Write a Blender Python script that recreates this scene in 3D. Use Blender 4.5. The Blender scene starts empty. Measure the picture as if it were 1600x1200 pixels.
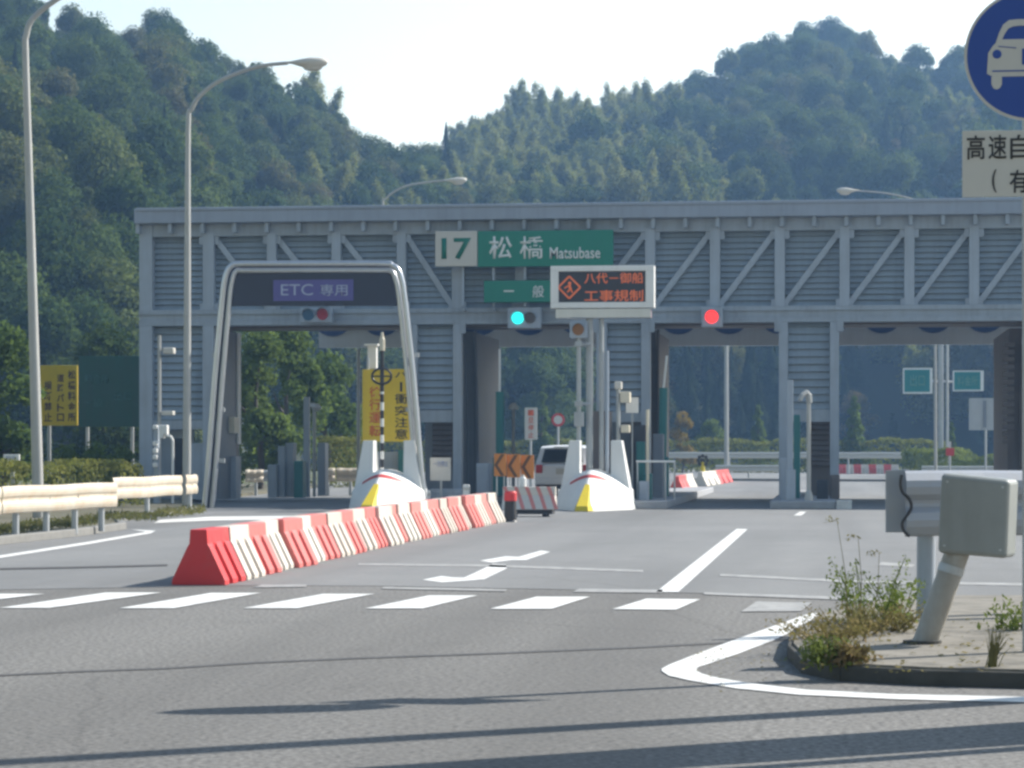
import bpy, bmesh, math, random
from mathutils import Vector, Matrix
random.seed(7)
S = bpy.context.scene
COL = S.collection
R = math.radians

# ------------------------------------------------------------------ camera
# the photograph is 1600 px wide, focal length 4000 px, horizon at row 705,
# the toll lanes run along +Y and vanish at column 1300
FPX, HOR, VPX, CAMH = 4000.0, 705.0, 1300.0, 1.4
YAW = math.atan((VPX - 800) / FPX)
CA, SA = math.cos(YAW), math.sin(YAW)
cam = bpy.data.cameras.new("camera")
cam.lens = FPX / 1600 * 36
cam.sensor_width = 36
cam.shift_y = (HOR - 600) / 1600
cam.clip_start, cam.clip_end = 0.5, 3000
camo = bpy.data.objects.new("camera", cam)
COL.objects.link(camo)
camo.location = (0, 0, CAMH)
camo.rotation_euler = (R(90), 0, YAW)
S.camera = camo

# ------------------------------------------------------------------ light
SUN_AZ, SUN_EL = R(54), R(37)            # azimuth to the right of +Y
w = bpy.data.worlds.new("World")
S.world = w
w.use_nodes = True
nt = w.node_tree
bg = nt.nodes["Background"]
sky = nt.nodes.new("ShaderNodeTexSky")
sky.sky_type = 'NISHITA'
sky.sun_disc = False
sky.sun_elevation = SUN_EL
sky.sun_rotation = SUN_AZ
sky.air_density = 1.6
sky.dust_density = 0.8
sky.ozone_density = 1.0
# pale glow of the hazy air low over the sunward horizon, added to the clear sky
tcw = nt.nodes.new("ShaderNodeTexCoord")
def wmath(op, *v):
    q = nt.nodes.new("ShaderNodeVectorMath" if op == 'DOT_PRODUCT' else "ShaderNodeMath")
    q.operation = op
    for s_, x in zip(q.inputs, v):
        if hasattr(x, "is_linked"):
            nt.links.new(x, s_)
        else:
            s_.default_value = x
    return q.outputs["Value"] if op == 'DOT_PRODUCT' else q.outputs[0]
def wrange(src, a, b, c, d):
    q = nt.nodes.new("ShaderNodeMapRange")
    q.interpolation_type = 'SMOOTHSTEP'
    nt.links.new(src, q.inputs[0])
    for i_, x in enumerate((a, b, c, d)):
        q.inputs[i_ + 1].default_value = x
    return q.outputs[0]
sunward = wrange(wmath('DOT_PRODUCT', tcw.outputs["Generated"], (math.sin(SUN_AZ), math.cos(SUN_AZ), 0)), -0.1, 0.8, 0.0, 1.0)
lowsky = wrange(wmath('DOT_PRODUCT', tcw.outputs["Generated"], (0, 0, 1)), 0.02, 0.45, 1.0, 0.0)
glowf = wmath('MULTIPLY', wmath('MULTIPLY', sunward, lowsky), 8.0)
vm = nt.nodes.new("ShaderNodeVectorMath")
vm.operation = 'SCALE'
vm.inputs[0].default_value = (0.99, 0.97, 1.0)
nt.links.new(glowf, vm.inputs["Scale"])
va = nt.nodes.new("ShaderNodeVectorMath")
va.operation = 'ADD'
nt.links.new(sky.outputs[0], va.inputs[0])
nt.links.new(vm.outputs[0], va.inputs[1])
nt.links.new(va.outputs[0], bg.inputs[0])
bg.inputs[1].default_value = 0.085
sun = bpy.data.lights.new("sun", 'SUN')
sun.energy = 5.0
sun.angle = R(0.5)
sun.color = (1.0, 0.95, 0.87)
suno = bpy.data.objects.new("sun", sun)
COL.objects.link(suno)
sdir = Vector((math.sin(SUN_AZ) * math.cos(SUN_EL), math.cos(SUN_AZ) * math.cos(SUN_EL), math.sin(SUN_EL)))
suno.rotation_euler = sdir.to_track_quat('Z', 'Y').to_euler()
suno.location = (30, 20, 40)
S.view_settings.view_transform = 'Standard'
S.view_settings.look = 'None'
S.view_settings.exposure = 0.72
S.view_settings.gamma = 1
S.render.engine = 'CYCLES'
S.cycles.volume_bounces = 1
S.cycles.max_bounces = 6
S.cycles.filter_width = 2.8
S.cycles.use_denoising = True
S.render.film_transparent = False

# ------------------------------------------------------------------ measuring helpers (photo column/row -> metres)
def at(px, py, d):
    s = (px - 800) / FPX * d
    return Vector((s * CA - d * SA, s * SA + d * CA, CAMH + (HOR - py) / FPX * d))
def gnd(px, py, z=0.0):
    p = at(px, py, (CAMH - z) * FPX / (py - HOR))
    p.z = z
    return p
def dep(px, Y):
    return Y / ((px - 800) / FPX * SA + CA)
def xat(px, Y):
    return at(px, HOR, dep(px, Y)).x
def zat(px, py, Y):
    return CAMH + (HOR - py) / FPX * dep(px, Y)
def onY(px, py, Y):
    return Vector((xat(px, Y), Y, zat(px, py, Y)))

# ------------------------------------------------------------------ materials
def new_mat(name):
    m = bpy.data.materials.new(name)
    m.use_nodes = True
    n = m.node_tree
    b = n.nodes["Principled BSDF"]
    return m, n, b
def noise(n, scale, detail=4, rough=0.55, coord='Object', stretch=None):
    tc = n.nodes.new("ShaderNodeTexCoord")
    t = n.nodes.new("ShaderNodeTexNoise")
    t.inputs["Scale"].default_value = scale
    t.inputs["Detail"].default_value = detail
    t.inputs["Roughness"].default_value = rough
    src = tc.outputs[coord]
    if stretch:
        mp = n.nodes.new("ShaderNodeMapping")
        mp.inputs["Scale"].default_value = stretch
        n.links.new(src, mp.inputs[0])
        src = mp.outputs[0]
    n.links.new(src, t.inputs["Vector"])
    return t
def ramp(n, src, stops):
    r = n.nodes.new("ShaderNodeValToRGB")
    el = r.color_ramp.elements
    while len(el) < len(stops):
        el.new(0.5)
    for e, (p, c) in zip(el, stops):
        e.position = p
        e.color = (*c, 1) if len(c) == 3 else c
    n.links.new(src, r.inputs[0])
    return r
def mixc(n, fac, a, b, mode='MIX'):
    x = n.nodes.new("ShaderNodeMix")
    x.data_type = 'RGBA'
    x.blend_type = mode
    for sock, v in ((x.inputs[0], fac), (x.inputs[6], a), (x.inputs[7], b)):
        if hasattr(v, "is_linked"):
            n.links.new(v, sock)
        elif isinstance(v, (int, float)):
            sock.default_value = v
        else:
            sock.default_value = (*v, 1)
    return x.outputs[2]
def paint(name, col, rough=0.5, metal=0.0, dirt=0.35, scale=2.5, dirtcol=None, streak=True, bump=0.0):
    """painted / metal surface with weathering: broad stains and vertical streaks"""
    m, n, b = new_mat(name)
    dc = dirtcol or tuple(c * 0.55 for c in col)
    t1 = noise(n, scale, 5, 0.62)
    r1 = ramp(n, t1.outputs[0], [(0.40, (0, 0, 0)), (0.75, (1, 1, 1))])
    t2 = noise(n, 1.0, 4, 0.6, stretch=(9, 9, 0.5) if streak else (6, 6, 6))
    r2 = ramp(n, t2.outputs[0], [(0.45, (0, 0, 0)), (0.8, (1, 1, 1))])
    s = n.nodes.new("ShaderNodeMath")
    s.operation = 'MULTIPLY_ADD'
    s.use_clamp = True
    n.links.new(r1.outputs[0], s.inputs[0])
    s.inputs[1].default_value = dirt * 0.7
    q = n.nodes.new("ShaderNodeMath")
    q.operation = 'MULTIPLY'
    n.links.new(r2.outputs[0], q.inputs[0])
    q.inputs[1].default_value = dirt * 0.7
    n.links.new(q.outputs[0], s.inputs[2])
    n.links.new(mixc(n, s.outputs[0], col, dc), b.inputs["Base Color"])
    b.inputs["Roughness"].default_value = rough
    b.inputs["Metallic"].default_value = metal
    if bump:
        bp = n.nodes.new("ShaderNodeBump")
        bp.inputs["Strength"].default_value = bump
        bp.inputs["Distance"].default_value = 0.01
        n.links.new(t1.outputs[0], bp.inputs["Height"])
        n.links.new(bp.outputs[0], b.inputs["Normal"])
    return m
def glow(name, col, power):
    m, n, b = new_mat(name)
    b.inputs["Base Color"].default_value = (*[c * 0.4 for c in col], 1)
    b.inputs["Emission Color"].default_value = (*col, 1)
    b.inputs["Emission Strength"].default_value = power
    return m
def asphalt(name, dark, light, tint_scale=0.25, grain=70, spots=0.5):
    m, n, b = new_mat(name)
    big = noise(n, tint_scale, 5, 0.6)
    med = noise(n, 2.2, 5, 0.65)
    fine = noise(n, grain, 3, 0.7)
    base = ramp(n, big.outputs[0], [(0.3, dark), (0.7, light)])
    c = mixc(n, 0.22, base.outputs[0], ramp(n, med.outputs[0], [(0.3, tuple(x * 0.6 for x in dark)), (0.7, light)]).outputs[0])
    g = ramp(n, fine.outputs[0], [(0.32, tuple(x * 0.35 for x in dark)), (0.5, light), (0.72, tuple(min(1, x * 1.9) for x in light))])
    c = mixc(n, spots, c, g.outputs[0])
    # tyre-worn bands along the lanes and old patches
    lane = noise(n, 1.0, 3, 0.5, stretch=(0.55, 0.03, 1))
    c = mixc(n, ramp(n, lane.outputs[0], [(0.42, (0, 0, 0)), (0.68, (0.55,) * 3)]).outputs[0], c, tuple(x * 0.72 for x in dark))
    blot = noise(n, 0.55, 6, 0.7)
    c = mixc(n, ramp(n, blot.outputs[0], [(0.58, (0, 0, 0)), (0.74, (0.4,) * 3)]).outputs[0], c, tuple(x * 0.55 for x in dark))
    vor = n.nodes.new("ShaderNodeTexVoronoi")
    vor.feature = 'DISTANCE_TO_EDGE'
    vor.inputs["Scale"].default_value = 0.16
    wv = noise(n, 1.3, 4, 0.6)
    tcv = n.nodes.new("ShaderNodeTexCoord")
    n.links.new(mixc(n, 0.12, tcv.outputs['Object'], wv.outputs['Color'], 'LINEAR_LIGHT'), vor.inputs["Vector"])
    c = mixc(n, ramp(n, vor.outputs["Distance"], [(0.0, (0.28,) * 3), (0.004, (0, 0, 0))]).outputs[0], c, tuple(x * 0.45 for x in dark))
    n.links.new(c, b.inputs["Base Color"])
    b.inputs["Roughness"].default_value = 0.88
    b.inputs["Specular IOR Level"].default_value = 0.35
    bp = n.nodes.new("ShaderNodeBump")
    bp.inputs["Strength"].default_value = 0.5
    bp.inputs["Distance"].default_value = 0.008
    n.links.new(fine.outputs[0], bp.inputs["Height"])
    n.links.new(bp.outputs[0], b.inputs["Normal"])
    return m
def foliage(name, stops, transl=0.25):
    m, n, b = new_mat(name)
    oi = n.nodes.new("ShaderNodeObjectInfo")
    r = ramp(n, oi.outputs["Random"], stops)
    r.color_ramp.interpolation = 'LINEAR'
    t = noise(n, 0.9, 3, 0.6)
    k = ramp(n, t.outputs[0], [(0.35, (0.62, 0.66, 0.62)), (0.65, (1.35, 1.3, 1.1))])
    c = mixc(n, 1.0, r.outputs[0], k.outputs[0], 'MULTIPLY')
    n.links.new(c, b.inputs["Base Color"])
    b.inputs["Roughness"].default_value = 0.85
    b.inputs["Specular IOR Level"].default_value = 0.06
    tr = n.nodes.new("ShaderNodeBsdfTranslucent")
    n.links.new(mixc(n, 0.5, c, (0.12, 0.16, 0.03)), tr.inputs["Color"])
    mx = n.nodes.new("ShaderNodeMixShader")
    mx.inputs[0].default_value = transl
    n.links.new(b.outputs[0], mx.inputs[1])
    n.links.new(tr.outputs[0], mx.inputs[2])
    out = n.nodes["Material Output"]
    n.links.new(mx.outputs[0], out.inputs[0])
    return m

M = {}
M['steel'] = paint('painted_steel', (0.34, 0.39, 0.45), 0.5, 0.0, 0.6, 1.2, (0.2, 0.215, 0.23))
M['steel_light'] = paint('light_steel', (0.365, 0.42, 0.49), 0.45, 0.0, 0.55, 1.2, (0.24, 0.26, 0.28))
M['louvre'] = paint('louvre_metal', (0.29, 0.345, 0.4), 0.5, 0.1, 0.45, 1.0)
M['backing'] = paint('dark_backing', (0.05, 0.055, 0.065), 0.8, 0, 0.3)
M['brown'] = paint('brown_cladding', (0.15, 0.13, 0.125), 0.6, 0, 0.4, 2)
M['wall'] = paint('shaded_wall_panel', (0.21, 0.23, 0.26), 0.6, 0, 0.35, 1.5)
M['roof'] = paint('roof_sheet', (0.31, 0.355, 0.43), 0.5, 0, 0.4, 0.8)
M['fascia'] = paint('canopy_fascia', (0.5, 0.54, 0.58), 0.6, 0, 0.3, 1)
M['blue'] = paint('deep_blue_paint', (0.03, 0.08, 0.24), 0.5, 0, 0.2)
M['alu'] = paint('brushed_aluminium', (0.55, 0.57, 0.6), 0.32, 0.75, 0.25, 2)
M['galv'] = paint('galvanised_steel', (0.42, 0.44, 0.45), 0.45, 0.35, 0.35, 3)
M['pole'] = paint('pole_paint', (0.42, 0.42, 0.4), 0.45, 0.1, 0.35, 2)
M['navy'] = paint('navy_panel', (0.012, 0.018, 0.045), 0.35, 0, 0.15)
M['purple'] = paint('violet_blue_panel', (0.09, 0.08, 0.28), 0.4, 0, 0.15)
M['white'] = paint('white_paint', (0.78, 0.78, 0.76), 0.5, 0, 0.22, 1.8, (0.5, 0.48, 0.43))
M['plate'] = paint('aged_white_plate', (0.56, 0.54, 0.49), 0.55, 0, 0.25, 3, (0.42, 0.4, 0.35))
M['green'] = paint('sign_green', (0.0, 0.2, 0.14), 0.45, 0, 0.15)
M['black'] = paint('black_plastic', (0.02, 0.02, 0.023), 0.5, 0, 0.25, 4, (0.06, 0.055, 0.05))
M['yellow'] = paint('sign_yellow', (0.72, 0.5, 0.02), 0.5, 0, 0.25, 3)
M['orange'] = paint('sign_orange', (0.66, 0.24, 0.05), 0.5, 0, 0.3, 3)
M['redink'] = paint('red_lettering', (0.62, 0.11, 0.03), 0.5, 0, 0.2)
M['ink'] = paint('black_lettering', (0.03, 0.03, 0.03), 0.6, 0, 0.1)
M['inkwhite'] = paint('white_lettering', (0.72, 0.74, 0.72), 0.5, 0, 0.1)
M['inkgrey'] = paint('grey_lettering', (0.36, 0.4, 0.55), 0.5, 0, 0.1)
M['inkgreen'] = paint('green_lettering', (0.0, 0.17, 0.12), 0.5, 0, 0.1)
M['inkfaint'] = paint('faded_green_lettering', (0.1, 0.28, 0.24), 0.5, 0, 0.3)
M['inkbrown'] = paint('brown_lettering', (0.14, 0.07, 0.03), 0.6, 0, 0.3)
M['shaded_oldgreen'] = paint('weathered_shaded_green', (0.004, 0.075, 0.06), 0.6, 0, 0.5, 1.5, (0.03, 0.05, 0.045))  # shade over the board is put into this green, along with its dirt
M['tealsign'] = paint('teal_sign_paint', (0.0, 0.19, 0.2), 0.45, 0, 0.2)
M['teal'] = paint('teal_paint', (0.02, 0.16, 0.16), 0.5, 0, 0.3)
M['cream'] = paint('guardrail_cream', (0.55, 0.5, 0.41), 0.55, 0.05, 0.6, 1.6, (0.45, 0.3, 0.17), streak=False)
M['beige'] = paint('beige_casing', (0.66, 0.6, 0.47), 0.5, 0, 0.2)
M['rail'] = paint('guardrail_grey', (0.3, 0.33, 0.38), 0.5, 0.1, 0.45, 4, (0.3, 0.29, 0.27), bump=0.15)
M['metalbox'] = paint('grey_green_metal', (0.25, 0.27, 0.265), 0.5, 0.15, 0.5, 3, (0.17, 0.175, 0.16), bump=0.1)
M['leanpost'] = paint('weathered_post', (0.37, 0.36, 0.33), 0.6, 0.1, 0.6, 5, (0.2, 0.17, 0.13), bump=0.2)
M['kerb'] = paint('kerb_concrete', (0.22, 0.215, 0.2), 0.85, 0, 0.5, 2, streak=False, bump=0.3)
M['whitekerb'] = paint('white_kerb', (0.66, 0.66, 0.64), 0.7, 0, 0.4, 3, streak=False, bump=0.2)
M['apron'] = paint('apron_concrete', (0.235, 0.215, 0.18), 0.9, 0, 0.95, 2.4, (0.085, 0.08, 0.065), streak=False, bump=0.5)
M['palekerb'] = paint('pale_kerb', (0.34, 0.35, 0.37), 0.8, 0, 0.5, 2, streak=False, bump=0.2)
M['shadekerb'] = paint('shaded_stained_kerb', (0.07, 0.068, 0.06), 0.9, 0, 0.6, 3, (0.03, 0.03, 0.025), streak=False, bump=0.5)  # shade on the kerb face is put into this dark colour
M['dirt'] = paint('verge_soil', (0.13, 0.115, 0.08), 0.95, 0, 0.7, 0.8, (0.06, 0.075, 0.03), streak=False, bump=0.5)
M['land'] = paint('rough_grass_ground', (0.1, 0.11, 0.05), 0.95, 0, 0.7, 0.15, (0.06, 0.075, 0.03), streak=False)
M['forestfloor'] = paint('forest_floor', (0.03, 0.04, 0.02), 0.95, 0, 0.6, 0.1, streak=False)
M['marking'] = paint('road_paint', (0.72, 0.72, 0.7), 0.7, 0, 0.6, 3, (0.42, 0.42, 0.41), streak=False)
M['worn'] = paint('worn_road_paint', (0.36, 0.36, 0.35), 0.8, 0, 0.95, 5, (0.16, 0.16, 0.16), streak=False)
M['tar_shadow'] = paint('tar_and_wire_shadow', (0.06, 0.06, 0.062), 0.9, 0, 0.5, 6, (0.11, 0.11, 0.11), streak=False)  # colours the plaza joint and the painted wire shadow
M['bark'] = paint('bark', (0.09, 0.075, 0.06), 0.9, 0, 0.6, 4, bump=0.6)
M['glass'] = paint('dark_glass', (0.015, 0.02, 0.025), 0.08, 0, 0.05)
M['carwhite'] = paint('white_car_paint', (0.8, 0.81, 0.83), 0.25, 0, 0.08)
M['tyre'] = paint('tyre_rubber', (0.02, 0.02, 0.02), 0.8, 0, 0.3)
M['signblue'] = paint('traffic_sign_blue', (0.008, 0.055, 0.3), 0.45, 0, 0.12, 3)
M['signred'] = paint('traffic_sign_red', (0.5, 0.03, 0.03), 0.45, 0, 0.15, 3)
M['amber'] = paint('unlit_amber_lens', (0.25, 0.1, 0.02), 0.3, 0, 0.1)
M['lensred'] = paint('unlit_red_lens', (0.35, 0.02, 0.05), 0.3, 0, 0.1)
M['lensblue'] = paint('unlit_blue_lens', (0.02, 0.1, 0.2), 0.3, 0, 0.1)
M['lensdark'] = paint('unlit_dark_lens', (0.08, 0.07, 0.08), 0.3, 0, 0.1)
M['lit_green'] = glow('lit_green_lens', (0.02, 0.85, 0.78), 1.0)
M['lit_red'] = glow('lit_red_lens', (1.0, 0.03, 0.03), 1.5)
M['led'] = glow('lit_orange_leds', (0.8, 0.19, 0.07), 0.24)
M['screen'] = paint('display_screen', (0.025, 0.025, 0.035), 0.35, 0, 0.1)
M['road'] = asphalt('cross_road_asphalt', (0.118, 0.115, 0.11), (0.178, 0.173, 0.163), 0.3, 26, 0.75)
M['plaza'] = asphalt('plaza_asphalt', (0.17, 0.173, 0.173), (0.235, 0.237, 0.235), 0.2, 60, 0.3)
def plastic(name, col, fade):
    m, n, b = new_mat(name)
    oi = n.nodes.new("ShaderNodeObjectInfo")
    t = noise(n, 3.0, 5, 0.65)
    c = mixc(n, oi.outputs["Color"], col, fade)
    c = mixc(n, ramp(n, t.outputs[0], [(0.5, (0, 0, 0)), (0.8, (0.4,) * 3)]).outputs[0], c, tuple(x * 0.55 for x in fade))
    n.links.new(c, b.inputs["Base Color"])
    b.inputs["Roughness"].default_value = 0.5
    b.inputs["Specular IOR Level"].default_value = 0.25
    return m
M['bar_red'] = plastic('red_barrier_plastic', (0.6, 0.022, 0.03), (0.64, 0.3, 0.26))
M['bar_white'] = plastic('white_barrier_plastic', (0.64, 0.61, 0.55), (0.53, 0.46, 0.4))
GREEN = [(0.0, (0.02, 0.045, 0.02)), (0.2, (0.038, 0.075, 0.026)), (0.45, (0.06, 0.1, 0.034)), (0.7, (0.095, 0.135, 0.046)), (0.88, (0.125, 0.145, 0.06)), (1.0, (0.14, 0.12, 0.065))]
M['leaf'] = foliage('broadleaf_foliage', GREEN, 0.4)
M['bamboo'] = foliage('bamboo_foliage', [(0, (0.21, 0.23, 0.075)), (1, (0.33, 0.33, 0.14))], 0.55)
M['leafmid'] = foliage('sunny_leaves', [(0, (0.095, 0.155, 0.044)), (1, (0.125, 0.18, 0.055))], 0.5)
M['golden'] = foliage('golden_leaves', [(0, (0.26, 0.17, 0.04)), (1, (0.3, 0.2, 0.05))], 0.35)
M['conifer'] = foliage('conifer_foliage', [(0, (0.018, 0.036, 0.02)), (1, (0.03, 0.05, 0.026))], 0.1)
M['autumn'] = foliage('autumn_foliage', [(0, (0.17, 0.12, 0.06)), (0.5, (0.15, 0.115, 0.08)), (1, (0.22, 0.15, 0.05))], 0.25)
M['hedgeleaf'] = foliage('hedge_foliage', [(0, (0.17, 0.18, 0.05)), (1, (0.21, 0.21, 0.065))], 0.45)
M['weedgreen'] = foliage('weed_leaves', [(0, (0.15, 0.2, 0.05)), (1, (0.19, 0.23, 0.07))], 0.35)
M['weedred'] = foliage('reddish_weed_leaves', [(0, (0.2, 0.19, 0.085)), (1, (0.24, 0.17, 0.095))], 0.3)
M['grass'] = foliage('grass_blades', [(0, (0.14, 0.15, 0.06)), (1, (0.17, 0.15, 0.075))], 0.3)

# ------------------------------------------------------------------ mesh builder
class MB:
    def __init__(s):
        s.v, s.f = [], []
    def add(s, vs, fs):
        o = len(s.v)
        s.v += [Vector(v) for v in vs]
        s.f += [[i + o for i in f] for f in fs]
        return s
    def hexa(s, p):
        return s.add(p, [(3, 2, 1, 0), (4, 5, 6, 7), (0, 1, 5, 4), (1, 2, 6, 5), (2, 3, 7, 6), (3, 0, 4, 7)])
    def box(s, x0, x1, y0, y1, z0, z1):
        x0, x1 = min(x0, x1), max(x0, x1)
        y0, y1 = min(y0, y1), max(y0, y1)
        z0, z1 = min(z0, z1), max(z0, z1)
        return s.hexa([(x0, y0, z0), (x1, y0, z0), (x1, y1, z0), (x0, y1, z0), (x0, y0, z1), (x1, y0, z1), (x1, y1, z1), (x0, y1, z1)])
    def pbox(s, px0, py0, px1, py1, Y, depth):
        """box whose front face fills the given photo rectangle on the plane at Y"""
        pc = (px0 + px1) / 2
        return s.box(xat(px0, Y), xat(px1, Y), Y, Y + depth, zat(pc, py0, Y), zat(pc, py1, Y))
    def beam(s, a, b, w, h, up=(0, -1, 0)):
        """bar from a to b: w across (in the plane normal to up), h along up"""
        a, b, up = Vector(a), Vector(b), Vector(up)
        d = (b - a).normalized()
        sx = d.cross(up).normalized() * w / 2
        uu = sx.cross(d).normalized() * h / 2
        return s.hexa([a - sx - uu, a + sx - uu, a + sx + uu, a - sx + uu, b - sx - uu, b + sx - uu, b + sx + uu, b - sx + uu])
    def tube(s, pts, r, n=10, cap=True):
        pts = [Vector(p) for p in pts]
        rs = r if isinstance(r, (list, tuple)) else [r] * len(pts)
        o = len(s.v)
        ref = None
        for i, p in enumerate(pts):
            d = (pts[min(i + 1, len(pts) - 1)] - pts[max(i - 1, 0)]).normalized()
            if ref is None:
                ref = d.orthogonal().normalized()
            ref = (ref - d * ref.dot(d)).normalized()
            bn = d.cross(ref)
            for k in range(n):
                a = 2 * math.pi * k / n
                s.v.append(p + (ref * math.cos(a) + bn * math.sin(a)) * rs[i])
        for i in range(len(pts) - 1):
            for k in range(n):
                a, b = o + i * n + k, o + i * n + (k + 1) % n
                s.f.append([a, b, b + n, a + n])
        if cap:
            s.f.append([o + k for k in range(n)][::-1])
            s.f.append([o + (len(pts) - 1) * n + k for k in range(n)])
        return s
    def prism(s, poly, d):
        """closed polygon (3-D points) pushed along d"""
        poly = [Vector(p) for p in poly]
        n = len(poly)
        d = Vector(d)
        return s.add(poly + [p + d for p in poly], [list(range(n)), list(range(n, 2 * n))[::-1]] + [[(i + 1) % n, i, i + n, (i + 1) % n + n] for i in range(n)])
    def disc(s, c, r, d, n=28, ax=(1, 0, 0), ay=(0, 0, 1), ry=None):
        c, ax, ay = Vector(c), Vector(ax), Vector(ay)
        ry = ry or r
        return s.prism([c + ax * r * math.cos(2 * math.pi * k / n) + ay * ry * math.sin(2 * math.pi * k / n) for k in range(n)], d)
    def leaf(s, p, nrm, size, aspect=0.6):
        t = nrm.orthogonal().normalized()
        t = (Matrix.Rotation(random.uniform(0, 6.28), 3, nrm) @ t)
        b = nrm.cross(t) * size * aspect / 2
        t = t * size / 2
        o = len(s.v)
        s.v += [p - t, p + b, p + t, p - b]
        s.f.append([o, o + 1, o + 2, o + 3])
    def build(s, name, mat, parent=None, bevel=0.0, smooth=False, seg=2):
        off = Vector((0, 0, 0))
        q = parent
        while q is not None:
            off += q.location
            q = q.parent
        me = bpy.data.meshes.new(name)
        me.from_pydata([tuple(v - off) for v in s.v], [], s.f)
        me.validate()
        bm = bmesh.new()
        bm.from_mesh(me)
        bmesh.ops.recalc_face_normals(bm, faces=bm.faces)
        bm.to_mesh(me)
        bm.free()
        me.materials.append(mat)
        if smooth:
            me.polygons.foreach_set("use_smooth", [True] * len(me.polygons))
        o = bpy.data.objects.new(name, me)
        COL.objects.link(o)
        if parent is not None:
            o.parent = parent
        if bevel:
            b = o.modifiers.new("bevel", 'BEVEL')
            b.width, b.segments, b.limit_method, b.angle_limit = bevel, seg, 'ANGLE', R(35)
        if smooth:
            try:
                me.set_sharp_from_angle(angle=R(40))
            except Exception:
                pass
        return o
    def raw(s, name, mat):
        me = bpy.data.meshes.new(name)
        me.from_pydata([tuple(v) for v in s.v], [], s.f)
        me.materials.append(mat)
        return me
def tag(o, label=None, cat=None, group=None, kind=None):
    for k, v in (("label", label), ("category", cat), ("group", group), ("kind", kind)):
        if v:
            o[k] = v
    return o
def thing(name, label, cat, loc, group=None):
    o = bpy.data.objects.new(name, None)
    o.empty_display_size = 0.3
    COL.objects.link(o)
    o.location = Vector(loc)
    return tag(o, label, cat, group)
def struct(mb, name, mat, **k):
    return tag(mb.build(name, mat, **k), kind="structure")
def copy_tree(o, parent=None):
    c = o.copy()
    COL.objects.link(c)
    if parent is not None:
        c.parent = parent
    for ch in [x for x in bpy.data.objects if x.parent == o]:
        copy_tree(ch, c)
    return c
def text(s, x0, z0, x1, z1, Y, mat, parent, name="lettering", bold=0.012, vertical=False, right=Vector((1, 0, 0)), depth=0.006, keep=False):
    """lettering that fills the rectangle (world x0..x1, z0..z1) on a plane facing the camera side of Y"""
    cu = bpy.data.curves.new("lettering", 'FONT')
    cu.body = "\n".join(s) if vertical else s
    cu.offset = bold
    cu.extrude = 0.0
    cu.resolution_u = 4
    if vertical:
        cu.align_x = 'CENTER'
    t = bpy.data.objects.new("lettering", cu)
    COL.objects.link(t)
    dg = bpy.context.evaluated_depsgraph_get()
    me = bpy.data.meshes.new_from_object(t.evaluated_get(dg))
    bpy.data.objects.remove(t)
    bpy.data.curves.remove(cu)
    xs = [v.co.x for v in me.vertices]
    ys = [v.co.y for v in me.vertices]
    ax, bx, ay, by = min(xs), max(xs), min(ys), max(ys)
    off = Vector((0, 0, 0))
    q = parent
    while q is not None:
        off += q.location
        q = q.parent
    sx, sy = (x1 - x0) / max(bx - ax, 1e-6), (z1 - z0) / max(by - ay, 1e-6)
    for v in me.vertices:
        v.co = Vector((x0 + (v.co.x - ax) * sx, Y, z0 + (v.co.y - ay) * sy)) - off
    me.materials.clear()
    me.materials.append(mat)
    o = bpy.data.objects.new(name, me)
    COL.objects.link(o)
    o.parent = parent
    sol = o.modifiers.new("thickness", 'SOLIDIFY')
    sol.thickness = depth
    sol.offset = 0
    return o
def ptext(s, px0, py0, px1, py1, Y, mat, parent, **k):
    pc = (px0 + px1) / 2
    return text(s, xat(px0, Y), zat(pc, py1, Y), xat(px1, Y), zat(pc, py0, Y), Y, mat, parent, **k)

# ================================================================== SETTING
def sheet(name, poly, mat, z, thick=0.0):
    mb = MB()
    vs = [Vector((p.x, p.y, z)) for p in poly]
    if thick:
        mb.prism(vs, (0, 0, -thick))
    else:
        mb.add(vs, [list(range(len(vs)))])
    o = struct(mb, name, mat)
    if not thick:
        if o.data.polygons[0].normal.z < 0:
            o.data.flip_normals()
    return o
def gp(*pts):
    return [gnd(x, y) for x, y in pts]

sheet('ground', [Vector(p + (0,)) for p in ((-260, -25), (260, -25), (260, 690), (-260, 690))], M['land'], -0.02)
# the cross road in front and the plaza behind the stop line
road_poly = [Vector((-60, -8, 0)), Vector((60, -8, 0)), Vector((60, 34, 0)), Vector((-60, 34, 0))]
sheet('road', road_poly, M['road'], 0.0)
plaza_l = gp((-420, 926), (0, 922), (400, 915), (600, 916), (900, 922), (1330, 934), (1600, 936), (1900, 938))
plaza_r = [Vector((22, 60, 0)), Vector((26, 120, 0)), Vector((30, 190, 0)), Vector((-34, 190, 0)), Vector((-20, 100, 0)), Vector((-17.2, 64, 0))]
sheet('toll_plaza_pavement', plaza_l + plaza_r + gp((310, 797), (240, 806), (180, 815), (190, 828), (120, 838), (0, 852), (-420, 910)), M['plaza'], 0.004)
# verge on the left with its kerb
verge = gp((-420, 905), (0, 849), (120, 836), (188, 826), (178, 816), (240, 807), (310, 798)) + [Vector((-17.0, 66, 0)), Vector((-20, 100, 0)), Vector((-60, 100, 0)), Vector((-60, 30, 0))]
sheet('verge', verge, M['dirt'], 0.10, 0.14)
kl = gp((-420, 907), (0, 851), (120, 838), (191, 827.5), (181, 815.5), (240, 807.5), (310, 798.5))
mb = MB()
for a, b in zip(kl, kl[1:]):
    d = (b - a).normalized()
    mb.beam(a + Vector((0, 0, 0.06)) - d * 0.01, b + Vector((0, 0, 0.06)) + d * 0.01, 0.14, 0.14, (0, 0, 1))
struct(mb, 'verge_kerb', M['kerb'], bevel=0.02)

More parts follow.
